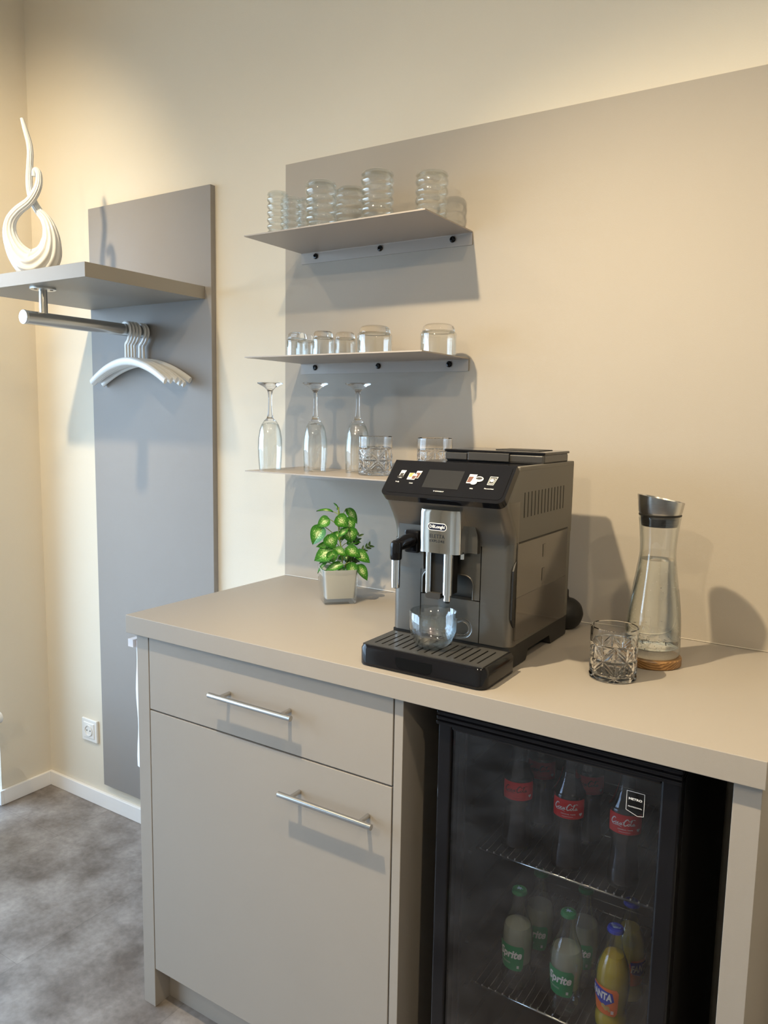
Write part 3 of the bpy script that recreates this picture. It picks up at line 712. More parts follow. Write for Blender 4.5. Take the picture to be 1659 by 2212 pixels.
def wire_shelf(z):
    w = MB(); x0, x1 = FX0 + 0.042, FX1 - 0.042; yf, yb = -0.490, -0.120
    w.tube([(x0, yb, z - 0.004), (x0, yf, z - 0.004)], 0.0020, 8); w.tube([(x1, yb, z - 0.004), (x1, yf, z - 0.004)], 0.0020, 8)
    N = 24
    for k in range(1, N):
        x = x0 + (x1 - x0) * k / N; w.tube([(x, yb, z - 0.001), (x, yf + 0.001, z - 0.001)], 0.0007, 6, mi=1)
        w.box(x - 0.0012, x + 0.0012, yf - 0.002, yf + 0.003, z - 0.002, z + 0.0022)
    w.tube([(x0 - 0.002, yf, z - 0.004), (x1 + 0.002, yf, z - 0.004)], 0.0024, 10)
    w.tube([(x0, yb, z - 0.004), (x1, yb, z - 0.004)], 0.0020, 8); w.tube([(x0, yb, z + 0.022), (x1, yb, z + 0.022)], 0.0018, 8)
    w.tube([(x0, -0.30, z - 0.004), (x1, -0.30, z - 0.004)], 0.0016, 8)
    return tag(w.build('wire_shelf', [M['wire'], M['wire_dark']], fr), 'chromed wire shelf')
SU, SL = 0.672, 0.385
wire_shelf(SU); wire_shelf(SL)

# ------------------------------------------------------------------ bottles
def prof_r(prof, z):
    for (r0, z0), (r1, z1) in zip(prof, prof[1:]):
        if z0 <= z <= z1: return r0 + (r1 - r0) * (z - z0) / max(z1 - z0, 1e-6)
    return prof[-1][0]
BODY = smooth_path([(0.0225, 0.0), (0.0275, 0.004), (0.0300, 0.016), (0.0295, 0.028), (0.0270, 0.038), (0.0272, 0.046), (0.0290, 0.065), (0.0305, 0.085), (0.0308, 0.102), (0.0290, 0.120), (0.0240, 0.137), (0.0178, 0.152), (0.0146, 0.165), (0.0128, 0.182), (0.0126, 0.191)], 4)
COKE = smooth_path([(0.0240, 0.0), (0.0285, 0.004), (0.0290, 0.018), (0.0262, 0.045), (0.0242, 0.066), (0.0246, 0.084), (0.0285, 0.100), (0.0300, 0.108), (0.0300, 0.145), (0.0270, 0.153), (0.0205, 0.168), (0.0158, 0.185), (0.0134, 0.205), (0.0126, 0.232)], 4)
def crown_cap(z, mi=0):
    c = MB(); n = 42; vs = []
    rows = [(0.0150, 0), (0.0147, 0.004), (0.0138, 0.0065), (0.0105, 0.0078), (0.0, 0.0080)]
    b = []
    for r, dz in rows[:-1]:
        b.append([(r * (1 + (0.045 * math.cos(21 * 2 * PI * i / n) if dz < 0.003 else 0)) * math.cos(2 * PI * i / n), r * (1 + (0.045 * math.cos(21 * 2 * PI * i / n) if dz < 0.003 else 0)) * math.sin(2 * PI * i / n), z + dz) for i in range(n)])
    c.loft(b, cap=True, mi=mi); return c
def label_on(prof, ang, w, z0, z1, eps=0.0006, corner=0.004):
    lb = MB(); nu, nv = 26, 8; rref = prof_r(prof, (z0 + z1) / 2)
    for j in range(nv + 1):
        z = z0 + (z1 - z0) * j / nv; inset = 0
        dz = min(z - z0, z1 - z)
        if dz < corner: inset = corner - math.sqrt(max(0, corner ** 2 - (corner - dz) ** 2))
        for i in range(nu + 1):
            u = -w / 2 + inset + (w - 2 * inset) * i / nu; a = ang + u / rref; r = prof_r(prof, z) + eps
            lb.v.append(Vector((r * math.cos(a), r * math.sin(a), z)))
    for j in range(nv):
        for i in range(nu):
            q = j * (nu + 1) + i; lb.f.append([q, q + 1, q + nu + 2, q + nu + 1]); lb.mi.append(0); lb.sm.append(True)
    return lb, rref
def cyl_map(prof, ang, rref, eps=0.0012):
    return lambda u, v: ((prof_r(prof, v) + eps) * math.cos(ang + u / rref), (prof_r(prof, v) + eps) * math.sin(ang + u / rref), v)
def coca_script(mb, w, cx, cz, to, mi):
    """the flowing script logo drawn as brush strokes; drawn in a 10 x 3.4 box"""
    k = w / 10.0; f = lambda pts: [(cx + (x - 5.0) * k, cz + (y - 1.5 + 0.12 * (x - 5) * 0) * k) for x, y in pts]
    S = [
        ([(2.1, 2.6), (1.9, 3.0), (1.3, 2.9), (0.6, 2.0), (0.35, 1.1), (0.7, 0.55), (1.4, 0.8), (2.1, 1.4)], 0.42),
        ([(2.3, 1.55), (2.0, 1.2), (2.0, 0.75), (2.35, 0.65), (2.7, 1.0), (2.65, 1.45), (2.3, 1.55)], 0.27),
        ([(3.5, 1.45), (3.2, 1.5), (2.95, 1.1), (3.05, 0.7), (3.4, 0.75), (3.75, 1.1)], 0.27),
        ([(4.45, 1.4), (4.1, 1.5), (3.8, 1.1), (3.9, 0.7), (4.2, 0.85), (4.5, 1.45), (4.4, 0.9), (4.6, 0.7), (4.9, 1.0)], 0.27),
        ([(4.85, 1.75), (5.15, 1.8)], 0.3),
        ([(7.0, 2.7), (6.8, 3.1), (6.2, 3.0), (5.5, 2.0), (5.3, 1.1), (5.6, 0.55), (6.3, 0.8), (6.9, 1.4)], 0.42),
        ([(7.0, 1.55), (6.75, 1.2), (6.75, 0.75), (7.1, 0.65), (7.4, 1.0), (7.35, 1.45), (7.0, 1.55)], 0.27),
        ([(7.6, 1.1), (8.1, 2.2), (8.35, 3.0), (8.1, 2.9), (7.85, 1.8), (7.85, 0.8), (8.1, 0.7), (8.4, 1.0)], 0.27),
        ([(9.15, 1.4), (8.8, 1.5), (8.5, 1.1), (8.6, 0.7), (8.9, 0.85), (9.2, 1.45), (9.1, 0.9), (9.3, 0.7), (9.7, 1.0)], 0.27),
        ([(0.5, 0.95), (0.9, 0.15), (2.0, 0.15), (3.4, 0.25), (4.6, -0.15)], 0.22),
        ([(6.95, 2.85), (7.2, 2.45), (7.55, 2.50), (7.85, 2.85)], 0.20), ([(8.55, 3.0), (9.0, 3.15), (9.6, 2.9)], 0.20)]
    for pts, wd in S: ribbon(mb, f(pts), wd * k, to, mi, 5)
def bottle_parts(kind, t, facing, dark=False):
    L = t.location
    def put(mb, name, mats, **kw):
        o = mb.build(name, mats, loc=(0, 0, 0), **kw); o.parent = t; return o
    prof = COKE if kind == 'cola' else BODY
    top = prof[-1]
    th = 0.0016
    g = MB().lathe([(0, 0.003)] + [(0.018, 0.0015)] + prof + [(0.0138, top[1]), (0.0140, top[1] + 0.006), (0.0125, top[1] + 0.009), (0.0100, top[1] + 0.009)], 40)
    if kind == 'cola':
        # moulded vertical fluting above and below the label
        for v in g.v:
            if 0.012 < v.z < 0.092 or 0.158 < v.z < 0.205:
                a = math.atan2(v.y, v.x); q = 1 + 0.03 * abs(math.cos(5 * a)); v.x *= q; v.y *= q
    put(g, 'glass_body', M['bottle_glass'])
    fill = 0.130 if kind != 'cola' else 0.172
    if kind == 'orange': fill = 0.150
    z0 = 0.008
    lp = [(0, z0)] + [(r - th, max(z, z0)) for r, z in prof if z0 <= z <= fill]; lp += [(0, lp[-1][1])]
    if kind == 'lemon': lp = [(0, 0.052)] + [(r - th, z) for r, z in prof if 0.052 <= z <= fill]; lp += [(0, lp[-1][1])]
    put(MB().lathe(lp, 36), 'drink', M[{'lemon': 'lemonade', 'orange': 'orangeade', 'cola': 'cola'}[kind]])
    zc = top[1] + 0.003
    cap = put(crown_cap(zc), 'crown_cap', M[{'lemon': 'green_cap', 'orange': 'blue', 'cola': 'cap_red'}[kind]])
    pr_ = MB(); ztop = zc + 0.0084
    rot = facing + PI / 2
    toC = lambda u, v: (u * math.cos(rot) - v * math.sin(rot), u * math.sin(rot) + v * math.cos(rot), ztop)
    if kind == 'lemon':
        st = []
        for k in range(12):
            a = k * PI / 6 + 0.2; r = (0.0088 if k % 2 == 0 else 0.0042) * (1.0 if k % 4 == 0 else 0.8); st.append((r * math.cos(a), r * math.sin(a) * 0.8))
        flat_poly(pr_, st, toC); pm = M['pale_blue']
    elif kind == 'orange':
        flat_poly(pr_, [(-0.0095, 0.0030), (0.0095, 0.0030), (0.0095, -0.0005), (0.0, -0.0075), (-0.0095, -0.0005)], toC, 0)
        toC2 = lambda u, v: (u * math.cos(rot) - v * math.sin(rot), u * math.sin(rot) + v * math.cos(rot), ztop + 0.0004)
        add_text(pr_, 'FANTA', 0.0150, 0, 0.0006, toC2, mi=1, bold=0.03, height=0.0042); pm = [M['pale_blue'], M['blue']]
    else: pm = None
    if pm:
        o = pr_.build('cap_print', pm, loc=(0, 0, 0), fix=False); o.parent = cap
    if kind == 'lemon':
        lb, rr = label_on(prof, facing, 0.056, 0.044, 0.098); l = put(lb, 'label', M['green'])
        to = cyl_map(prof, facing, rr); tx = MB()
        add_text(tx, 'Sprite', 0.0460, 0.001, 0.078, to, shear=0.25, bold=0.035, rot=0.0, height=0.0235)
        curved_poly(tx, [(-0.018, 0.0608), (0.002, 0.0608), (0.002, 0.0613), (-0.018, 0.0613)], to, 0, 8); curved_poly(tx, [(-0.016, 0.0585), (0.002, 0.0585), (0.002, 0.0589), (-0.016, 0.0589)], to, 0, 8)
        for i in range(3): flat_poly(tx, [(0.0150, 0.0505 + i * .0022), (0.0195, 0.0505 + i * .0022), (0.0195, 0.0520 + i * .0022), (0.0150, 0.0520 + i * .0022)], to)
        o = tx.build('lettering', M['white_print'], loc=(0, 0, 0), fix=False); o.parent = l
    elif kind == 'orange':
        lb, rr = label_on(prof, facing, 0.054, 0.042, 0.097); l = put(lb, 'label', M['orange'])
        to = cyl_map(prof, facing, rr); to2 = cyl_map(prof, facing, rr, 0.0017); tx = MB()
        curved_poly(tx, [(-0.026, 0.0945), (-0.022, 0.0700), (0.002, 0.0600), (0.0200, 0.0735), (0.0165, 0.0900), (-0.008, 0.0935)], to, 1)
        add_text(tx, 'FANTA', 0.0400, -0.004, 0.0805, to2, mi=0, bold=0.045, height=0.0155, shear=0.08)
        for (u, v, s_) in ((0.001, 0.0600, 0.0045), (0.009, 0.0585, 0.004), (0.0055, 0.0555, 0.0035), (0.012, 0.0535, 0.0025)):
            flat_poly(tx, [(u + s_ * math.cos(a * PI / 6), v + s_ * math.sin(a * PI / 6)) for a in range(12)], to2, 2)
        for i in range(3): flat_poly(tx, [(0.0150, 0.0475 + i * .0024), (0.0200, 0.0475 + i * .0024), (0.0200, 0.0492 + i * .0024), (0.0150, 0.0492 + i * .0024)], to2, 0)
        o = tx.build('lettering', [M['white_print'], M['blue'], M['amber_print']], loc=(0, 0, 0), fix=False); o.parent = l
    else:
        lb, rr = label_on(prof, facing, 0.066, 0.1085, 0.1445, corner=0.001); l = put(lb, 'label', M['red'])
        to = cyl_map(prof, facing, rr); tx = MB()
        coca_script(tx, 0.0455, -0.004, 0.1300, to, 0)
        if not dark: add_text(tx, 'ORIGINAL TASTE', 0.026, 0, 0.1180, to, height=0.0022, bold=0.01)
        curved_poly(tx, [(-0.011, 0.1130), (0.009, 0.1130), (0.009, 0.1135), (-0.011, 0.1135)], to, 0, 8)
        # little heart-shaped mark at the right
        hs = [(0.0235 + 0.0034 * math.sin(a) ** 3, 0.1175 + 0.00023 * (13 * math.cos(a) - 5 * math.cos(2 * a) - 2 * math.cos(3 * a) - math.cos(4 * a))) for a in [k * PI / 12 for k in range(24)]]
        flat_poly(tx, hs, to, 1)
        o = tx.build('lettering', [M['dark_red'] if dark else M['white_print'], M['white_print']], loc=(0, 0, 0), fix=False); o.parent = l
FA = math.radians(-90)
BT = [('lemon', 0.974, -0.447, SL, -97, 'clear lemonade bottle with green label, front left on the lower fridge shelf'),
      ('lemon', 0.988, -0.365, SL, -90, 'clear lemonade bottle with green label at the back left of the lower shelf'),
      ('lemon', 1.079, -0.460, SL, -98, 'clear lemonade bottle with green label, foremost in the middle of the lower shelf'),
      ('lemon', 1.083, -0.368, SL, -92, 'clear lemonade bottle with green label, behind the middle front bottle'),
      ('orange', 1.166, -0.455, SL, -106, 'orange drink bottle with blue cap and orange label at the front right'),
      ('orange', 1.170, -0.360, SL, -20, 'orange drink bottle with blue cap standing behind the other orange drink'),
      ('cola', 0.962, -0.445, SU, -68, 'dark cola bottle with red label, front left on the upper fridge shelf'),
      ('cola', 1.068, -0.455, SU, -75, 'dark cola bottle with red label, middle front of the upper shelf'),
      ('cola', 1.171, -0.450, SU, -76, 'dark cola bottle with red label at the front right below the badge'),
      ('cola', 0.968, -0.335, SU, -72, 'dark cola bottle at the back left of the upper shelf, label partly visible'),
      ('cola', 1.070, -0.342, SU, -72, 'dark cola bottle behind the middle cola, only its label edge showing')]
for kind, x, y, z, fa, lab in BT:
    nm = {'lemon': 'lemonade_bottle', 'orange': 'orange_drink_bottle', 'cola': 'cola_bottle'}[kind]
    t = thing(nm, (x, y, z + 0.0005), lab, 'bottle', {'lemon': 'lemonade bottles in the fridge', 'orange': 'orange drink bottles in the fridge', 'cola': 'cola bottles in the fridge'}[kind])
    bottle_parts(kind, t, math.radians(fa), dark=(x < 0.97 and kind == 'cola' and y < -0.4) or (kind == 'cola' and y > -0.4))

# ------------------------------------------------------------------ coffee machine
cm = thing('coffee_machine', (0.80, -0.35, H), 'black and bronze-grey bean-to-cup coffee machine on the worktop', 'coffee machine')
X0, X1 = 0.668, 0.935
def sec(z, yf, r=0.016, yb=-0.128, x0=X0, x1=X1):
    return [(x, y, z) for x, y in rrect(x0, x1, yf, yb, r, 8, (1, 0, 0, 1))]
prof_f = smooth_path([(1.262, -0.4520), (1.272, -0.4528), (1.290, -0.4580), (1.308, -0.4680), (1.325, -0.4800), (1.338, -0.4900), (1.346, -0.4955)], 4)
b_ = MB()
b_.loft([sec(z, y, 0.022) for z, y in prof_f] + [sec(1.352, -0.4955, 0.022)] + [sec(1.352 + (1.4135 - 1.352) * t, -0.4955 + 0.0505 * t, 0.020) for t in (0.25, 0.5, 0.75, 1.0)])
b_.loft([[(x, y, z) for x, y in rrect(X0 + 0.001, X1 - 0.001, -0.420, -0.128, 0.004, 3, (1, 0, 0, 1))] for z in (1.069, 1.262)])
body = b_.build('body', M['titan_side'], cm)
# dark upper front skin (brushed) over the flared part
sk_ = MB(); rows = []
for z, y in prof_f + [(1.352, -0.4955)]:
    full = rrect(X0 - 0.0006, X1 + 0.0006, y - 0.0008, -0.30, 0.022, 8, (1, 0, 0, 1))
    pts = [(x, yy, z) for x, yy in full if yy < -0.300]
    left = [p for p in pts if p[0] < 0.80]; right = [p for p in pts if p[0] >= 0.80]
    left = [(X0 - 0.0006, -0.428, z)] + left; right = right + [(X1 + 0.0006, -0.428, z)]
    rows.append(left + right)
n = len(rows[0]); bse = len(sk_.v)
for rw in rows: sk_.v += [Vector(p) for p in rw]
for j in range(len(rows) - 1):
    for i in range(n - 1): sk_.f.append([j * n + i, j * n + i + 1, (j + 1) * n + i + 1, (j + 1) * n + i]); sk_.mi.append(0); sk_.sm.append(True)
sk_.build('upper_front', M['titan'], cm, autosmooth=60)
# lower front: left column, arch panel, right service door
toF = lambda u, v, h: (u, h, v)
MB().loft([[(x, y, z) for x, y in rrect(X0, 0.7350, -0.4520, -0.421, 0.016, 8, (0, 0, 0, 1))] for z in (1.069, 1.2615)]).build('front_column', M['titan'], cm)
MB().loft([[(x, y, z) for x, y in rrect(0.8700, X1, -0.4520, -0.421, 0.018, 8, (1, 0, 0, 0))] for z in (1.069, 1.2690)]).build('service_door', M['titan'], cm)
ar = [(0.7360, 1.1535), (0.7400, 1.1535), (0.7400, 1.1830)] + [(0.758 - 0.018 * math.cos(a), 1.183 + 0.018 * math.sin(a)) for a in [k * PI / 12 for k in range(1, 7)]]
ar += [(0.834 + 0.020 * math.sin(a), 1.181 + 0.020 * math.cos(a)) for a in [k * PI / 12 for k in range(0, 7)]] + [(0.8540, 1.1535), (0.8680, 1.1535), (0.8680, 1.2615), (0.7360, 1.2615)]
MB().prism(ar, -0.4520, -0.424, toF).build('arch_panel', M['titan'], cm)
rim = [(0.7400, -0.4515, 1.1535), (0.7400, -0.4515, 1.183)] + [(0.758 - 0.018 * math.cos(a), -0.4515, 1.183 + 0.018 * math.sin(a)) for a in [k * PI / 12 for k in range(1, 7)]] + [(0.834 + 0.020 * math.sin(a), -0.4515, 1.181 + 0.020 * math.cos(a)) for a in [k * PI / 12 for k in range(0, 7)]] + [(0.8540, -0.4515, 1.1535)]
MB().tube(rim, 0.0022, 8).build('arch_rim', M['titan'], cm)
MB().prism([(0.7370, 1.069), (0.8682, 1.069), (0.8682, 1.1515), (0.7370, 1.1515)], -0.4520, -0.430, toF).build('grounds_drawer', M['titan'], cm)
MB().box(X0 + 0.004, X1 - 0.004, -0.4215, -0.4190, 1.07, 1.2615).build('seam_backing', M['black_matte'], cm)
MB().box(0.7380, 0.8600, -0.4225, -0.4216, 1.150, 1.210).build('niche_back', M['titan'], cm)
# base
bs = MB(); bp_ = [(-0.450, H + 0.002), (-0.362, H + 0.002), (-0.352, H + 0.022), (-0.232, H + 0.022), (-0.222, H + 0.002), (-0.128, H + 0.002), (-0.128, 1.0685), (-0.450, 1.0685)]
bs.prism(bp_, X0 + 0.003, X1 - 0.002, lambda u, v, h: (h, u, v)); 
bs.build('base', M['black_matte'], cm)
# top deck
tp = MB().box(X0 + 0.004, X1 - 0.014, -0.440, -0.150, 1.4128, 1.4165, 0.0012)
tp.build('top_deck', M['black'], cm)
tr_ = MB().box(X1 - 0.012, X1 + 0.0004, -0.432, -0.128, 1.4095, 1.4185, 0.0016); tr_.box(X0, X1, -0.140, -0.1275, 1.4095, 1.4185, 0.0016)
tr_.build('top_rim', M['titan_side'], cm)
hp = MB().box(0.703, 0.931, -0.300, -0.155, 1.4160, 1.4375, 0.005)
hop = hp.build('bean_lid', M['darkgrey'], cm)
MB().box(0.701, 0.933, -0.302, -0.153, 1.4360, 1.4415, 0.0022).build('lid_top', M['black'], hop)
dt = MB().box(0.760, 0.855, -0.3045, -0.300, 1.4195, 1.4365, 0.001).box(0.705, 0.757, -0.3035, -0.300, 1.420, 1.434, 0.001); dt.build('lid_grip', M['darkgrey'], hop)
MB().box(0.80, 0.90, -0.25, -0.17, 1.4412, 1.4430, 0.0008).build('powder_flap', M['black_matte'], hop)
# control panel on the slanted front
pA = Vector((0, -0.4455, 1.4165)); pB = Vector((0, -0.5030, 1.3540)); sdir = (pB - pA).normalized(); PL = (pB - pA).length; pn = Vector((0, sdir.z, -sdir.y)).normalized()
if pn.y > 0: pn = -pn
def toP(u, v, h=0.0): q = pA + sdir * v + pn * h; return (X0 + 0.0005 + u, q.y, q.z)
PW = 0.2665
cp = MB().prism(rrect(0, PW, -0.002, PL + 0.004, 0.014, 8, (0, 1, 1, 0)), -0.012, 0.0045, lambda u, v, h: toP(u, v, h), smooth=False)
panel = cp.build('control_panel', M['black'], cm)
gl_ = MB().prism(rrect(0.006, PW - 0.006, 0.006, PL - 0.004, 0.011, 8, (0, 1, 1, 0)), 0.0040, 0.0052, lambda u, v, h: toP(u, v, h)); gl_.build('panel_glass', M['black'], panel)
MB().prism([(0.087, 0.019), (0.165, 0.019), (0.165, 0.064), (0.087, 0.064)], 0.0050, 0.0056, lambda u, v, h: toP(u, v, h)).build('display', M['screen'], panel)
T = lambda u, v: toP(u, v, 0.0057); T2 = lambda u, v: toP(u, v, 0.0060); T3 = lambda u, v: toP(u, v, 0.0063); T4 = lambda u, v: toP(u, v, 0.0066); T5 = lambda u, v: toP(u, v, 0.0069)
TT = lambda u, v: toP(u, -v, 0.0057)
def cup_icon(ic, cx, cyy, w, h, mi, f=T):
    P = [(-w / 2, -h / 2), (w / 2, -h / 2), (w * 0.40, h / 2), (-w * 0.40, h / 2)]
    flat_poly(ic, [(cx + x + 0.12 * -y, cyy + y) for x, y in P], f, mi)
def oval(ic, cx, cyy, a, b, mi, f): flat_poly(ic, [(cx + a * math.cos(k * PI / 8), cyy + b * math.sin(k * PI / 8)) for k in range(16)], f, mi)
IM = [M['white_print'], M['brown_print'], M['amber_print'], M['darkgrey'], M['black_print']]
def icon(draw, word, w, cx, cyy):
    ic = MB(); draw(ic); add_text(ic, word, w, cx, cyy, TT, height=0.0027, bold=0.02); ic.build('drink_icon', IM, panel, fix=False)
icon(lambda q: (cup_icon(q, 0.0300, 0.035, 0.0115, 0.020, 0), cup_icon(q, 0.0300, 0.038, 0.008, 0.011, 3, T2), oval(q, 0.0345, 0.042, 0.003, 0.003, 4, T3), oval(q, 0.0250, 0.042, 0.003, 0.003, 4, T3)), 'To Go', 0.0085, 0.0270, -0.0545)
icon(lambda q: (cup_icon(q, 0.0520, 0.039, 0.013, 0.017, 0), cup_icon(q, 0.0520, 0.036, 0.010, 0.010, 2, T2), cup_icon(q, 0.0665, 0.034, 0.012, 0.019, 0), cup_icon(q, 0.0665, 0.036, 0.009, 0.013, 1, T2), cup_icon(q, 0.0600, 0.041, 0.011, 0.014, 0, T3), cup_icon(q, 0.0600, 0.042, 0.008, 0.008, 1, T4)), 'Cold', 0.0080, 0.0590, -0.0560)
icon(lambda q: (cup_icon(q, 0.1850, 0.036, 0.016, 0.022, 0), cup_icon(q, 0.1830, 0.038, 0.010, 0.014, 1, T2), oval(q, 0.2010, 0.036, 0.0095, 0.0065, 0, T3), oval(q, 0.2010, 0.0345, 0.007, 0.003, 4, T4), oval(q, 0.1930, 0.0450, 0.007, 0.0055, 0, T5)), 'Milk', 0.0070, 0.1930, -0.0590)
icon(lambda q: (cup_icon(q, 0.2290, 0.038, 0.0165, 0.0200, 0), cup_icon(q, 0.2290, 0.038, 0.0145, 0.0180, 4, T2), cup_icon(q, 0.2290, 0.0390, 0.011, 0.0130, 0, T3), cup_icon(q, 0.2290, 0.0390, 0.0095, 0.0115, 4, T4), oval(q, 0.2290, 0.038, 0.0036, 0.0036, 0, T5)), 'Favourites', 0.0190, 0.2285, -0.0570)
tx = MB(); add_text(tx, 'CONNECT', 0.0190, 0.1290, -0.0715, TT, height=0.0024, bold=0.02); flat_poly(tx, [(0.1155, -0.0705), (0.1185, -0.0705), (0.1170, -0.0727)], TT)
tx.build('lettering', M['white_print'], panel, fix=False)
# chrome dispensing head
ck = MB()
pl_ = [(0.7560, -0.4520)] + [(0.764 - 0.0045 * math.cos(a), -0.4960 - 0.0075 * math.sin(a)) for a in [k * PI / 12 for k in range(0, 7)]] + [(0.826, -0.5035)] + [(0.826 + 0.018 * math.sin(a), -0.4880 - 0.0155 * math.cos(a)) for a in [k * PI / 16 for k in range(1, 9)]] + [(0.8480, -0.4520)]
z_at = [(1.2480, 1.0), (1.3260, 1.0), (1.3320, 0.97)]
lp = []
for z, k in z_at: lp.append([(0.80 + (x - 0.80) * (0.99 if k < 1 else 1), y if k == 1 else -0.452 + (y + 0.452) * k, z) for x, y in pl_])
ck.loft(lp, smooth=True)
head = ck.build('dispensing_head', M['chrome'], cm, autosmooth=25)
arx = [(0.7500, 1.2480), (0.8660, 1.2480), (0.8660, 1.2720)] + [(0.8080 + 0.058 * math.cos(a), 1.2720 + 0.064 * math.sin(a)) for a in [k * PI / 16 for k in range(1, 8)]] + [(0.8080, 1.3360), (0.7500, 1.3360)]
MB().prism(arx, -0.4640, -0.4500, toF).build('head_surround', M['titan'], cm)
lo = MB(); F1 = lambda u, v: (u, -0.5040, v); F2 = lambda u, v: (u, -0.5044, v); F3 = lambda u, v: (u, -0.5048, v)
def pill(cx, cz, w, h, f, mi):
    P = rrect(cx - w / 2, cx + w / 2, cz - h / 2, cz + h / 2, h / 2 - 0.0001, 8); flat_poly(lo, P, f, mi)
pill(0.7985, 1.2995, 0.0420, 0.0150, F1, 0); pill(0.7985, 1.2995, 0.0390, 0.0120, F2, 1)
add_text(lo, 'D\u0113Longhi', 0.0330, 0.7985, 1.2992, F3, 0, bold=0.03, height=0.0082)
add_text(lo, 'ELETTA', 0.0325, 0.7985, 1.2810, F1, 2, height=0.0072, spacing=1.15, bold=0.004); add_text(lo, 'EXPLORE', 0.0325, 0.7985, 1.2715, F1, 2, height=0.0048, spacing=1.25, bold=0.010)
lo.build('badge', [M['white_print'], M['navy'], M['black_print']], head, fix=False)
sp = MB().tube([(0.7760, -0.4930, 1.2480), (0.7760, -0.4930, 1.1660)], 0.0062, 24).tube([(0.8170, -0.4900, 1.2480), (0.8170, -0.4900, 1.1660), (0.8170, -0.4900, 1.1655), (0.8170, -0.4900, 1.1540)], [0.0100, 0.0100, 0.0078, 0.0078], 28)
sp.build('spout_pipes', M['chrome'], cm)
MB().tube([(0.8170, -0.4900, 1.1545), (0.8170, -0.4900, 1.1500)], [0.0062, 0.0050], 20).build('spout_tip', M['black_matte'], cm)
s2 = MB().box(0.7800, 0.8100, -0.4900, -0.4760, 1.1640, 1.2480).box(0.7720, 0.8230, -0.4780, -0.4600, 1.1660, 1.2480)
s2.build('spout_core', M['black_matte'], cm)
MB().prism(rrect(0.7730, 0.8060, 1.1560, 1.1680, 0.005, 5, (1, 0, 0, 1)), -0.4990, -0.4700, toF).build('spout_lip', M['darkgrey'], cm)
MB().cyl((0.8370, -0.470, 1.248), (0.8370, -0.470, 1.236), 0.0052).build('hot_water_outlet', M['chrome'], cm)
# steam wand unit
wp = MB(); wl_ = [(0.6870, 1.3000), (0.7330, 1.3000), (0.7440, 1.2900), (0.7450, 1.2120), (0.7460, 1.2040), (0.6900, 1.2040), (0.6830, 1.2120)]
wp.prism(wl_, -0.4600, -0.4500, toF)
wand = wp.build('wand_plate', M['titan'], cm)
w2 = MB().box(0.7050, 0.7380, -0.4720, -0.4590, 1.2360, 1.2820, 0.004)
w2.tube([(0.7220, -0.4700, 1.2620), (0.7190, -0.4900, 1.2600), (0.7135, -0.5120, 1.2560)], [0.0150, 0.0150, 0.0110], 24)
w2.lathe([(0, 0.036), (0.006, 0.035), (0.0105, 0.031), (0.0120, 0.024), (0.0120, 0.0), (0.0105, -0.003), (0, -0.003)], 32, c=(0.7135, -0.5150, 1.2310))
w2.build('wand_joint', M['black'], wand)
MB().tube([(0.7135, -0.5150, 1.2290), (0.7135, -0.5150, 1.1720), (0.7135, -0.5150, 1.1705)], [0.0092, 0.0088, 0.0070], 28).build('wand_pipe', M['chrome'], wand)
# drip tray
ty = MB(); T0, T1 = 0.6690, 0.9440
ty.loft([[(x, y, z) for x, y in rrect(T0 + k, T1 - k, -0.5800 + k, -0.4530, 0.020 - k, 8, (1, 0, 0, 1))] for z, k in ((H + 0.0005, 0.004), (H + 0.003, 0.0), (H + 0.0340, 0.0), (H + 0.0410, 0.0045))])
tray = ty.build('drip_tray', M['black'], cm)
gr = MB(); G0, G1, GY0, GY1, GZ = T0 + 0.008, T1 - 0.008, -0.5730, -0.4600, H + 0.0410
NS = 15; sw = 0.0036; pitch = (G1 - G0 - 0.02) / NS
# slotted plate: strips between slots plus front and rear rails
edges = [G0]
for k in range(NS):
    c = G0 + 0.01 + pitch * (k + 0.5); edges += [c - sw / 2, c + sw / 2]
edges.append(G1)
for k in range(0, len(edges), 2): gr.box(edges[k], edges[k + 1], GY0 + 0.016, GY1 - 0.014, GZ - 0.001, GZ + 0.0018)
gr.box(G0, G1, GY0, GY0 + 0.016, GZ - 0.001, GZ + 0.0018); gr.box(G0, G1, GY1 - 0.014, GY1, GZ - 0.001, GZ + 0.0018)
tag(gr.build('grille', M['grille'], tray), 'slotted dark metal grille')
gp = MB().prism(rrect(0.757, 0.836, H + 0.010, H + 0.031, 0.010, 6, (1, 0, 0, 1)), -0.5806, -0.5780, toF); gp.build('grip_recess_shade', M['recess_shade'], tray)  # flat black patch; the shade of the recess is in its colour
# water tank on the right flank, vents, seams
tk_ = MB(); tk_.prism([(-0.4340, 1.0800), (-0.1560, 1.0710), (-0.1560, 1.2705), (-0.4340, 1.2705)], X1, X1 + 0.0022, lambda u, v, h: (h, u, v))
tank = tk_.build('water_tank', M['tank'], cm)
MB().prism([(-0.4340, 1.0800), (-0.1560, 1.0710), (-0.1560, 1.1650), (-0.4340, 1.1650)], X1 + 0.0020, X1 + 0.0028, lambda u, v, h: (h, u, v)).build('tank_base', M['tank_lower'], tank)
for zz in (1.242, 1.192): MB().box(X1 + 0.0022, X1 + 0.0030, -0.302, -0.288, zz - 0.014, zz + 0.012).build('level_mark', M['tank_lower'], tank)
gh = MB().prism([(-0.4400, 1.1080), (-0.4330, 1.1080), (-0.4330, 1.2380), (-0.4370, 1.2380), (-0.4480, 1.2200), (-0.4500, 1.1250)], X1 - 0.002, X1 + 0.0014, lambda u, v, h: (h, u, v))
gh.build('grip_slot', M['black_matte'], tank)
MB().box(X1 - 0.001, X1 + 0.0005, -0.4360, -0.1520, 1.2712, 1.2735).build('side_seam', M['black_matte'], cm)
vt = MB()
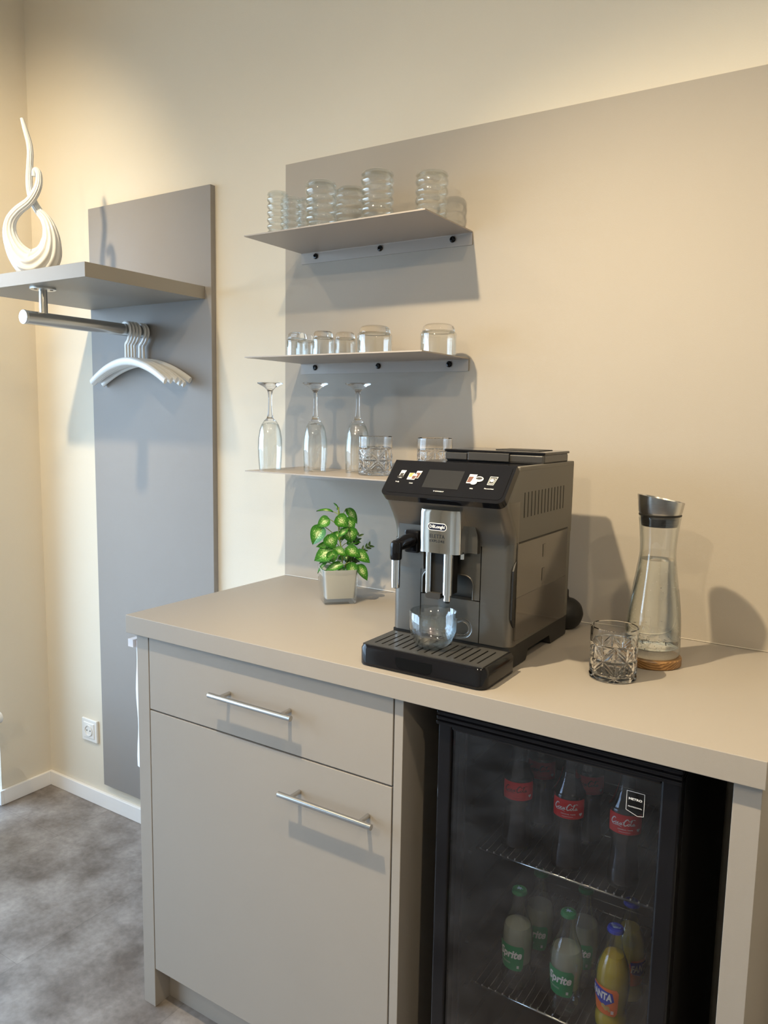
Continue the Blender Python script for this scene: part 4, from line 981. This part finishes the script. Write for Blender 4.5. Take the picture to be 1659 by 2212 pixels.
for k in range(13):
    y = -0.405 + 0.217 * k / 12; vt.box(X1 - 0.001, X1 + 0.0006, y - 0.0014, y + 0.0014, 1.3190, 1.3680)
vt.build('side_vents', M['black_matte'], cm)

# black rounded container half hidden behind the machine
tag(MB().lathe(smooth_path([(0, 0.0), (0.022, 0.0), (0.036, 0.010), (0.043, 0.028), (0.043, 0.040), (0.037, 0.056), (0.024, 0.067), (0.010, 0.072), (0.008, 0.090), (0, 0.092)], 4), 48, c=(0.908, -0.068, H + 0.0005)).build('black_container', M['black_matte'], autosmooth=60),
    'rounded black object peeking out behind the coffee machine', 'container')

# glass cup on the drip tray
cup = thing('glass_cup', (0.800, -0.5130, H + 0.0432), 'clear glass coffee cup with handle on the drip tray', 'cup')
R0 = 0.0460; hh = 0.071
cpf = [(0, 0.0015), (0.020, 0.0), (0.024, 0.0), (0.030, 0.004), (0.0385, 0.013), (0.0400, 0.020), (0.0425, 0.024), (R0 - 0.0005, 0.034), (R0, hh - 0.001), (R0 - 0.0012, hh), (R0 - 0.0026, hh - 0.001), (R0 - 0.0030, 0.032), (0.0390, 0.022), (0.0330, 0.012), (0.022, 0.007), (0, 0.006)]
o = MB().lathe(cpf, 72, mis=[1, 1, 1, 1, 0, 0, 0, 0, 0, 0, 0, 0, 1, 1, 1]).build('cup_body', [M['cup_glass'], M['cup_glass']], loc=(0, 0, 0), autosmooth=60); o.parent = cup
hd = [(R0 - 0.001, 0, 0.053), (R0 + 0.010, 0, 0.056), (R0 + 0.020, 0, 0.052), (R0 + 0.0255, 0, 0.042), (R0 + 0.024, 0, 0.031), (R0 + 0.015, 0, 0.0235), (R0 - 0.001, 0, 0.0235)]
hp_ = smooth_path(hd, 6); A_ = math.radians(22)
o = MB().tube([(x * math.cos(A_), x * math.sin(A_), z) for x, y, z in hp_], [0.0048 - 0.0012 * math.sin(PI * i / (len(hp_) - 1)) for i in range(len(hp_))], 16).build('handle', M['glass_solid'], loc=(0, 0, 0)); o.parent = cup

# ------------------------------------------------------------------ carafe on its wooden coaster
CX, CY = 1.147, -0.221
tag(MB().lathe([(0, 0), (0.0555, 0), (0.0575, 0.002), (0.0575, 0.0155), (0.0560, 0.0175), (0, 0.0175)], 64, c=(CX, CY, H)).build('wooden_coaster', M['wood']), 'round brown wooden coaster under the water carafe', 'coaster')
ca = thing('water_carafe', (CX, CY, H + 0.0178), 'tall glass carafe of sparkling water with slanted steel lid', 'carafe')
outp = smooth_path([(0.0460, 0.0), (0.0520, 0.004), (0.0535, 0.020), (0.0530, 0.050), (0.0505, 0.090), (0.0445, 0.135), (0.0385, 0.175), (0.0350, 0.205), (0.0348, 0.225), (0.0375, 0.255), (0.0405, 0.282)], 5)
inp = [(r - 0.0028, z) for r, z in outp if z > 0.018]
o = MB().lathe([(0, 0.001)] + outp + [(0.0392, 0.2832)] + inp[::-1] + [(0.040, 0.0145), (0, 0.0125)], 72).build('glass_body', M['glass'], loc=(0, 0, 0), autosmooth=60); o.parent = ca
wl2 = 0.196
wp_ = [(0, 0.013), (0.040, 0.015)] + [(r - 0.0001, z) for r, z in inp if z < wl2]; wp_ += [(wp_[-1][0], wl2 - 0.0005), (0, wl2 - 0.0012)]
o = MB().lathe(wp_, 72).build('sparkling_water', M['water'], loc=(0, 0, 0), autosmooth=60); o.parent = ca
bb = MB()
for k in range(330):
    a = random.uniform(0, 2 * PI)
    if k < 190: z = 0.020 + abs(random.gauss(0, 0.008)); q = random.choice([1.0, math.sqrt(random.random())])
    else: z = random.uniform(0.02, 0.19) ; q = 1.0
    rr = (prof_r(outp, z) - 0.0034) * (q if z < 0.03 else 1.0); s_ = random.uniform(0.0004, 0.0009)
    c0 = Vector((rr * math.cos(a), rr * math.sin(a), z))
    vs = [c0 + Vector(d) * s_ for d in ((1, 0, 0), (-1, 0, 0), (0, 1, 0), (0, -1, 0), (0, 0, 1), (0, 0, -1))]
    bb.add(vs, [(0, 2, 4), (2, 1, 4), (1, 3, 4), (3, 0, 4), (2, 0, 5), (1, 2, 5), (3, 1, 5), (0, 3, 5)], smooth=True)
o = bb.build('bubbles', M['bubble'], loc=(0, 0, 0), autosmooth=180); o.parent = ca; o['kind'] = 'stuff'
cl = MB()
n = 64; lo_ = []
slant = lambda r, a: 0.004 * math.cos(a - math.radians(212)) * r / 0.046
for r, z, s_ in ((0.0200, 0.286, 0), (0.0395, 0.286, 0), (0.0415, 0.291, 0), (0.0450, 0.317, 1), (0.0440, 0.3172, 1), (0.0395, 0.298, 0), (0.0200, 0.296, 0)):
    lo_.append([(r * math.cos(2 * PI * i / n), r * math.sin(2 * PI * i / n), z + (slant(0.092, 2 * PI * i / n) if s_ else 0)) for i in range(n)])
cl.loft(lo_); o = cl.build('steel_lid', M['steel'], loc=(0, 0, 0), autosmooth=40); o.parent = ca
o = MB().lathe([(0, 0.262), (0.0335, 0.262), (0.0345, 0.264), (0.0345, 0.267), (0.0356, 0.268), (0.0356, 0.271), (0.0362, 0.272), (0.0362, 0.276), (0.0370, 0.277), (0.0370, 0.283), (0.0408, 0.2834), (0.0408, 0.2860), (0, 0.2860)], 56).build('rubber_stopper', M['black_matte'], loc=(0, 0, 0)); o.parent = ca

# ------------------------------------------------------------------ plant in a square glass pot
PX, PY = 0.327, -0.178
pt = thing('potted_plant', (PX, PY, H), 'small artificial plant with speckled green leaves in a square glass pot', 'plant')
pt.scale = (1.19, 1.19, 1.19)
PR = math.radians(47)
def rot(p): return (p[0] * math.cos(PR) - p[1] * math.sin(PR), p[0] * math.sin(PR) + p[1] * math.cos(PR), p[2])
def sq(hw, z, r=0.005): return [rot((x, y, z)) for x, y in rrect(-hw, hw, -hw, hw, r, 5)]
og = MB().loft([sq(0.0335, 0.0005), sq(0.0355, 0.003), sq(0.0405, 0.076), sq(0.0402, 0.0775), sq(0.0375, 0.0775), sq(0.0370, 0.074), sq(0.0330, 0.014)])
o = og.build('glass_shell', M['glass'], loc=(0, 0, 0), autosmooth=60); o.parent = pt
ig = MB().loft([sq(0.0315, 0.0120), sq(0.0366, 0.0755), sq(0.0350, 0.0755), sq(0.0345, 0.066)]); o = ig.build('white_lining', M['pot_white'], loc=(0, 0, 0), autosmooth=60); o.parent = pt
o = MB().loft([sq(0.0340, 0.060, 0.012), sq(0.0340, 0.0655, 0.012)]).build('soil', M['soil'], loc=(0, 0, 0)); o.parent = pt
def add_leaf(mb, p, direction, up, L, W, droop=0.3, cup=0.25):
    d = Vector(direction).normalized(); upv = Vector(up); sd = d.cross(upv).normalized(); nn = sd.cross(d).normalized()
    nu, nv = 10, 6; base_i = len(mb.v)
    for i in range(nu + 1):
        t = i / nu; hw = W * 0.5 * (math.sin(PI * min(1, t ** 0.72)) ** 0.75 if 0 < t < 1 else 0.0)
        if t > 0.75: hw *= 1 - ((t - 0.75) / 0.25) ** 2 * 0.3
        c = Vector(p) + d * (L * t) - nn * (droop * L * t * t)
        for j in range(nv + 1):
            s_ = j / nv * 2 - 1; q = c + sd * (hw * s_) + nn * (cup * hw * abs(s_) ** 1.5) - nn * 0.002 * (1 if abs(s_) < 0.1 else 0)
            mb.uv[len(mb.v)] = (t, 0.5 + 0.5 * s_ * (hw / (W * 0.5 + 1e-9))); mb.v.append(q)
    for i in range(nu):
        for j in range(nv):
            q = base_i + i * (nv + 1) + j; mb.f.append([q, q + 1, q + nv + 2, q + nv + 1]); mb.mi.append(0); mb.sm.append(True)
# leaves given in a frame seen from the room: a = sideways, b = height, c = towards the viewer
RX = Vector((0.86, 0.51, 0)); RC = Vector((0.50, -0.86, 0)); UZ = Vector((0, 0, 1))
def W3(a, b, c=0.0): return RX * a + UZ * b + RC * c
LV = [  # centre (a,b,c), pointing angle in the picture plane (deg), length, width, forward tilt
    (-0.026, 0.209, 0.00, 160, 0.032, 0.012, 0.2), (-0.003, 0.216, 0.00, 100, 0.015, 0.010, 0.2), (0.029, 0.199, -0.004, -42, 0.036, 0.020, 0.5),
    (-0.030, 0.182, 0.010, 200, 0.028, 0.024, 1.3), (0.008, 0.186, 0.014, -30, 0.030, 0.028, 1.3), (0.024, 0.178, 0.004, -60, 0.032, 0.026, 0.9),
    (-0.044, 0.155, 0.012, -125, 0.042, 0.032, 1.0), (0.026, 0.155, 0.004, -80, 0.032, 0.030, 0.9), (0.012, 0.161, 0.014, 210, 0.026, 0.016, 0.6),
    (-0.014, 0.141, 0.020, -60, 0.030, 0.028, 1.4), (-0.026, 0.111, 0.020, 200, 0.044, 0.034, 1.1), (-0.030, 0.128, 0.008, 170, 0.026, 0.018, 0.6),
    (0.006, 0.118, 0.020, -15, 0.030, 0.018, 0.8), (0.033, 0.118, 0.018, -20, 0.034, 0.024, 1.0), (0.053, 0.107, 0.012, -25, 0.036, 0.024, 0.9),
    (-0.010, 0.107, 0.026, -80, 0.024, 0.022, 1.4), (-0.004, 0.083, 0.022, 190, 0.038, 0.020, 0.7), (-0.034, 0.081, 0.010, 215, 0.028, 0.010, 0.3),
    (0.034, 0.077, 0.024, -70, 0.034, 0.022, 0.9), (0.056, 0.073, 0.018, -50, 0.036, 0.020, 0.7), (0.010, 0.072, 0.016, -80, 0.020, 0.014, 0.6),
    (0.000, 0.148, -0.010, 150, 0.030, 0.024, 0.5), (0.030, 0.135, -0.010, 20, 0.028, 0.022, 0.5), (-0.020, 0.095, 0.0, 180, 0.034, 0.024, 0.4), (0.015, 0.098, -0.008, 10, 0.034, 0.022, 0.4)]
lf = MB(); stm = MB()
for (a, b, c, ang, L, Wd, ft_) in LV:
    b = (b - 0.066) * 0.97 + 0.066
    ang = math.radians(ang); d = (RX * math.cos(ang) + UZ * math.sin(ang)) * 1.0 + RC * 0.25
    d.normalize(); cen = W3(a, b, c); st_ = cen - d * L * 0.5
    upd = (RC * ft_ + UZ * 0.8).normalized()
    add_leaf(lf, st_, d, upd, L * 1.12, Wd * 1.18)
    node = W3(0.004, max(0.07, b - 0.018), 0.0)
    stm.tube(smooth_path([tuple(node), tuple((node + st_) * 0.5 + UZ * 0.003), tuple(st_)], 3), 0.0008, 6)
stm.tube(smooth_path([tuple(W3(0.006, 0.062)), tuple(W3(0.010, 0.10, 0.004)), tuple(W3(0.002, 0.15, 0.002)), tuple(W3(0.0, 0.21))], 6), 0.0016, 8)
stm.tube(smooth_path([tuple(W3(-0.004, 0.062, 0.004)), tuple(W3(-0.008, 0.09, 0.008)), tuple(W3(-0.006, 0.13, 0.010))], 6), 0.0013, 8)
stm.tube(smooth_path([tuple(W3(0.012, 0.062, 0)), tuple(W3(0.02, 0.09, 0.0)), tuple(W3(0.026, 0.12, 0.00))], 6), 0.0013, 8)
o = lf.build('foliage', M['leaf'], loc=(0, 0, 0), fix=False); o.parent = pt
o = stm.build('stems', M['stem'], loc=(0, 0, 0)); o.parent = pt
sg = MB()
for (pts) in ([(0.014, 0.075, -0.005), (0.030, 0.110, -0.010), (0.046, 0.148, -0.010)], [(0.016, 0.075, -0.005), (0.042, 0.105, -0.008), (0.070, 0.126, -0.006)], [(0.014, 0.07, 0), (0.03, 0.088, 0.004), (0.052, 0.100, 0.006)]):
    P = smooth_path(pts, 8); sg.tube([W3(*p) for p in P], 0.0007, 6)
    for i in range(3, len(P), 2):
        for s_ in (1, -1):
            a = Vector(P[i]) - Vector(P[i - 1]); an = math.atan2(a.y, a.x) + s_ * 0.75
            d = RX * math.cos(an) + UZ * math.sin(an) + RC * random.uniform(-0.3, 0.4)
            add_leaf(sg, W3(*P[i]), d, RC + UZ * 0.3, random.uniform(0.010, 0.014), 0.0055, 0.1, 0.1)
o = sg.build('dark_sprig', M['sprig'], loc=(0, 0, 0), fix=False); o.parent = pt

# ------------------------------------------------------------------ ceiling spotlights (above the frame)
SN = ['adjustable ceiling spotlight aimed at the glass shelves', 'adjustable ceiling spotlight aimed at the coat rack corner', 'adjustable ceiling spotlight aimed at the worktop beyond the carafe', 'added fill spotlight in the middle of the room, behind the viewpoint', 'added fill spotlight on the right side of the room']  # last two are unseen lamps added for fill light
for (p, d, cone, w, bl), lab in zip(LAMPS, SN):
    t = thing('ceiling_spotlight', (p[0], p[1], 3.15), lab, 'spotlight', 'ceiling spotlights')
    dv = Vector(d).normalized(); P = Vector(p)
    q = look_quat(d).to_matrix().to_4x4(); q.translation = P
    hs_ = MB().lathe([(0.030, 0.006), (0.036, 0.0), (0.038, 0.004), (0.038, 0.100), (0.030, 0.112), (0, 0.112)], 36, mtx=q); hs_.build('housing', M['white'], t)
    MB().lathe([(0.0, 0.016), (0.030, 0.016)], 24, mtx=q).build('lens', M['lens'], t)
    MB().tube([P - dv * 0.07, (p[0], p[1] - 0.0, 3.14)], 0.008, 12).build('stem', M['white'], t)
    MB().lathe([(0, 0), (0.045, 0), (0.045, -0.02), (0, -0.02)], 32, c=(p[0], p[1], 3.15)).build('ceiling_plate', M['white'], t)
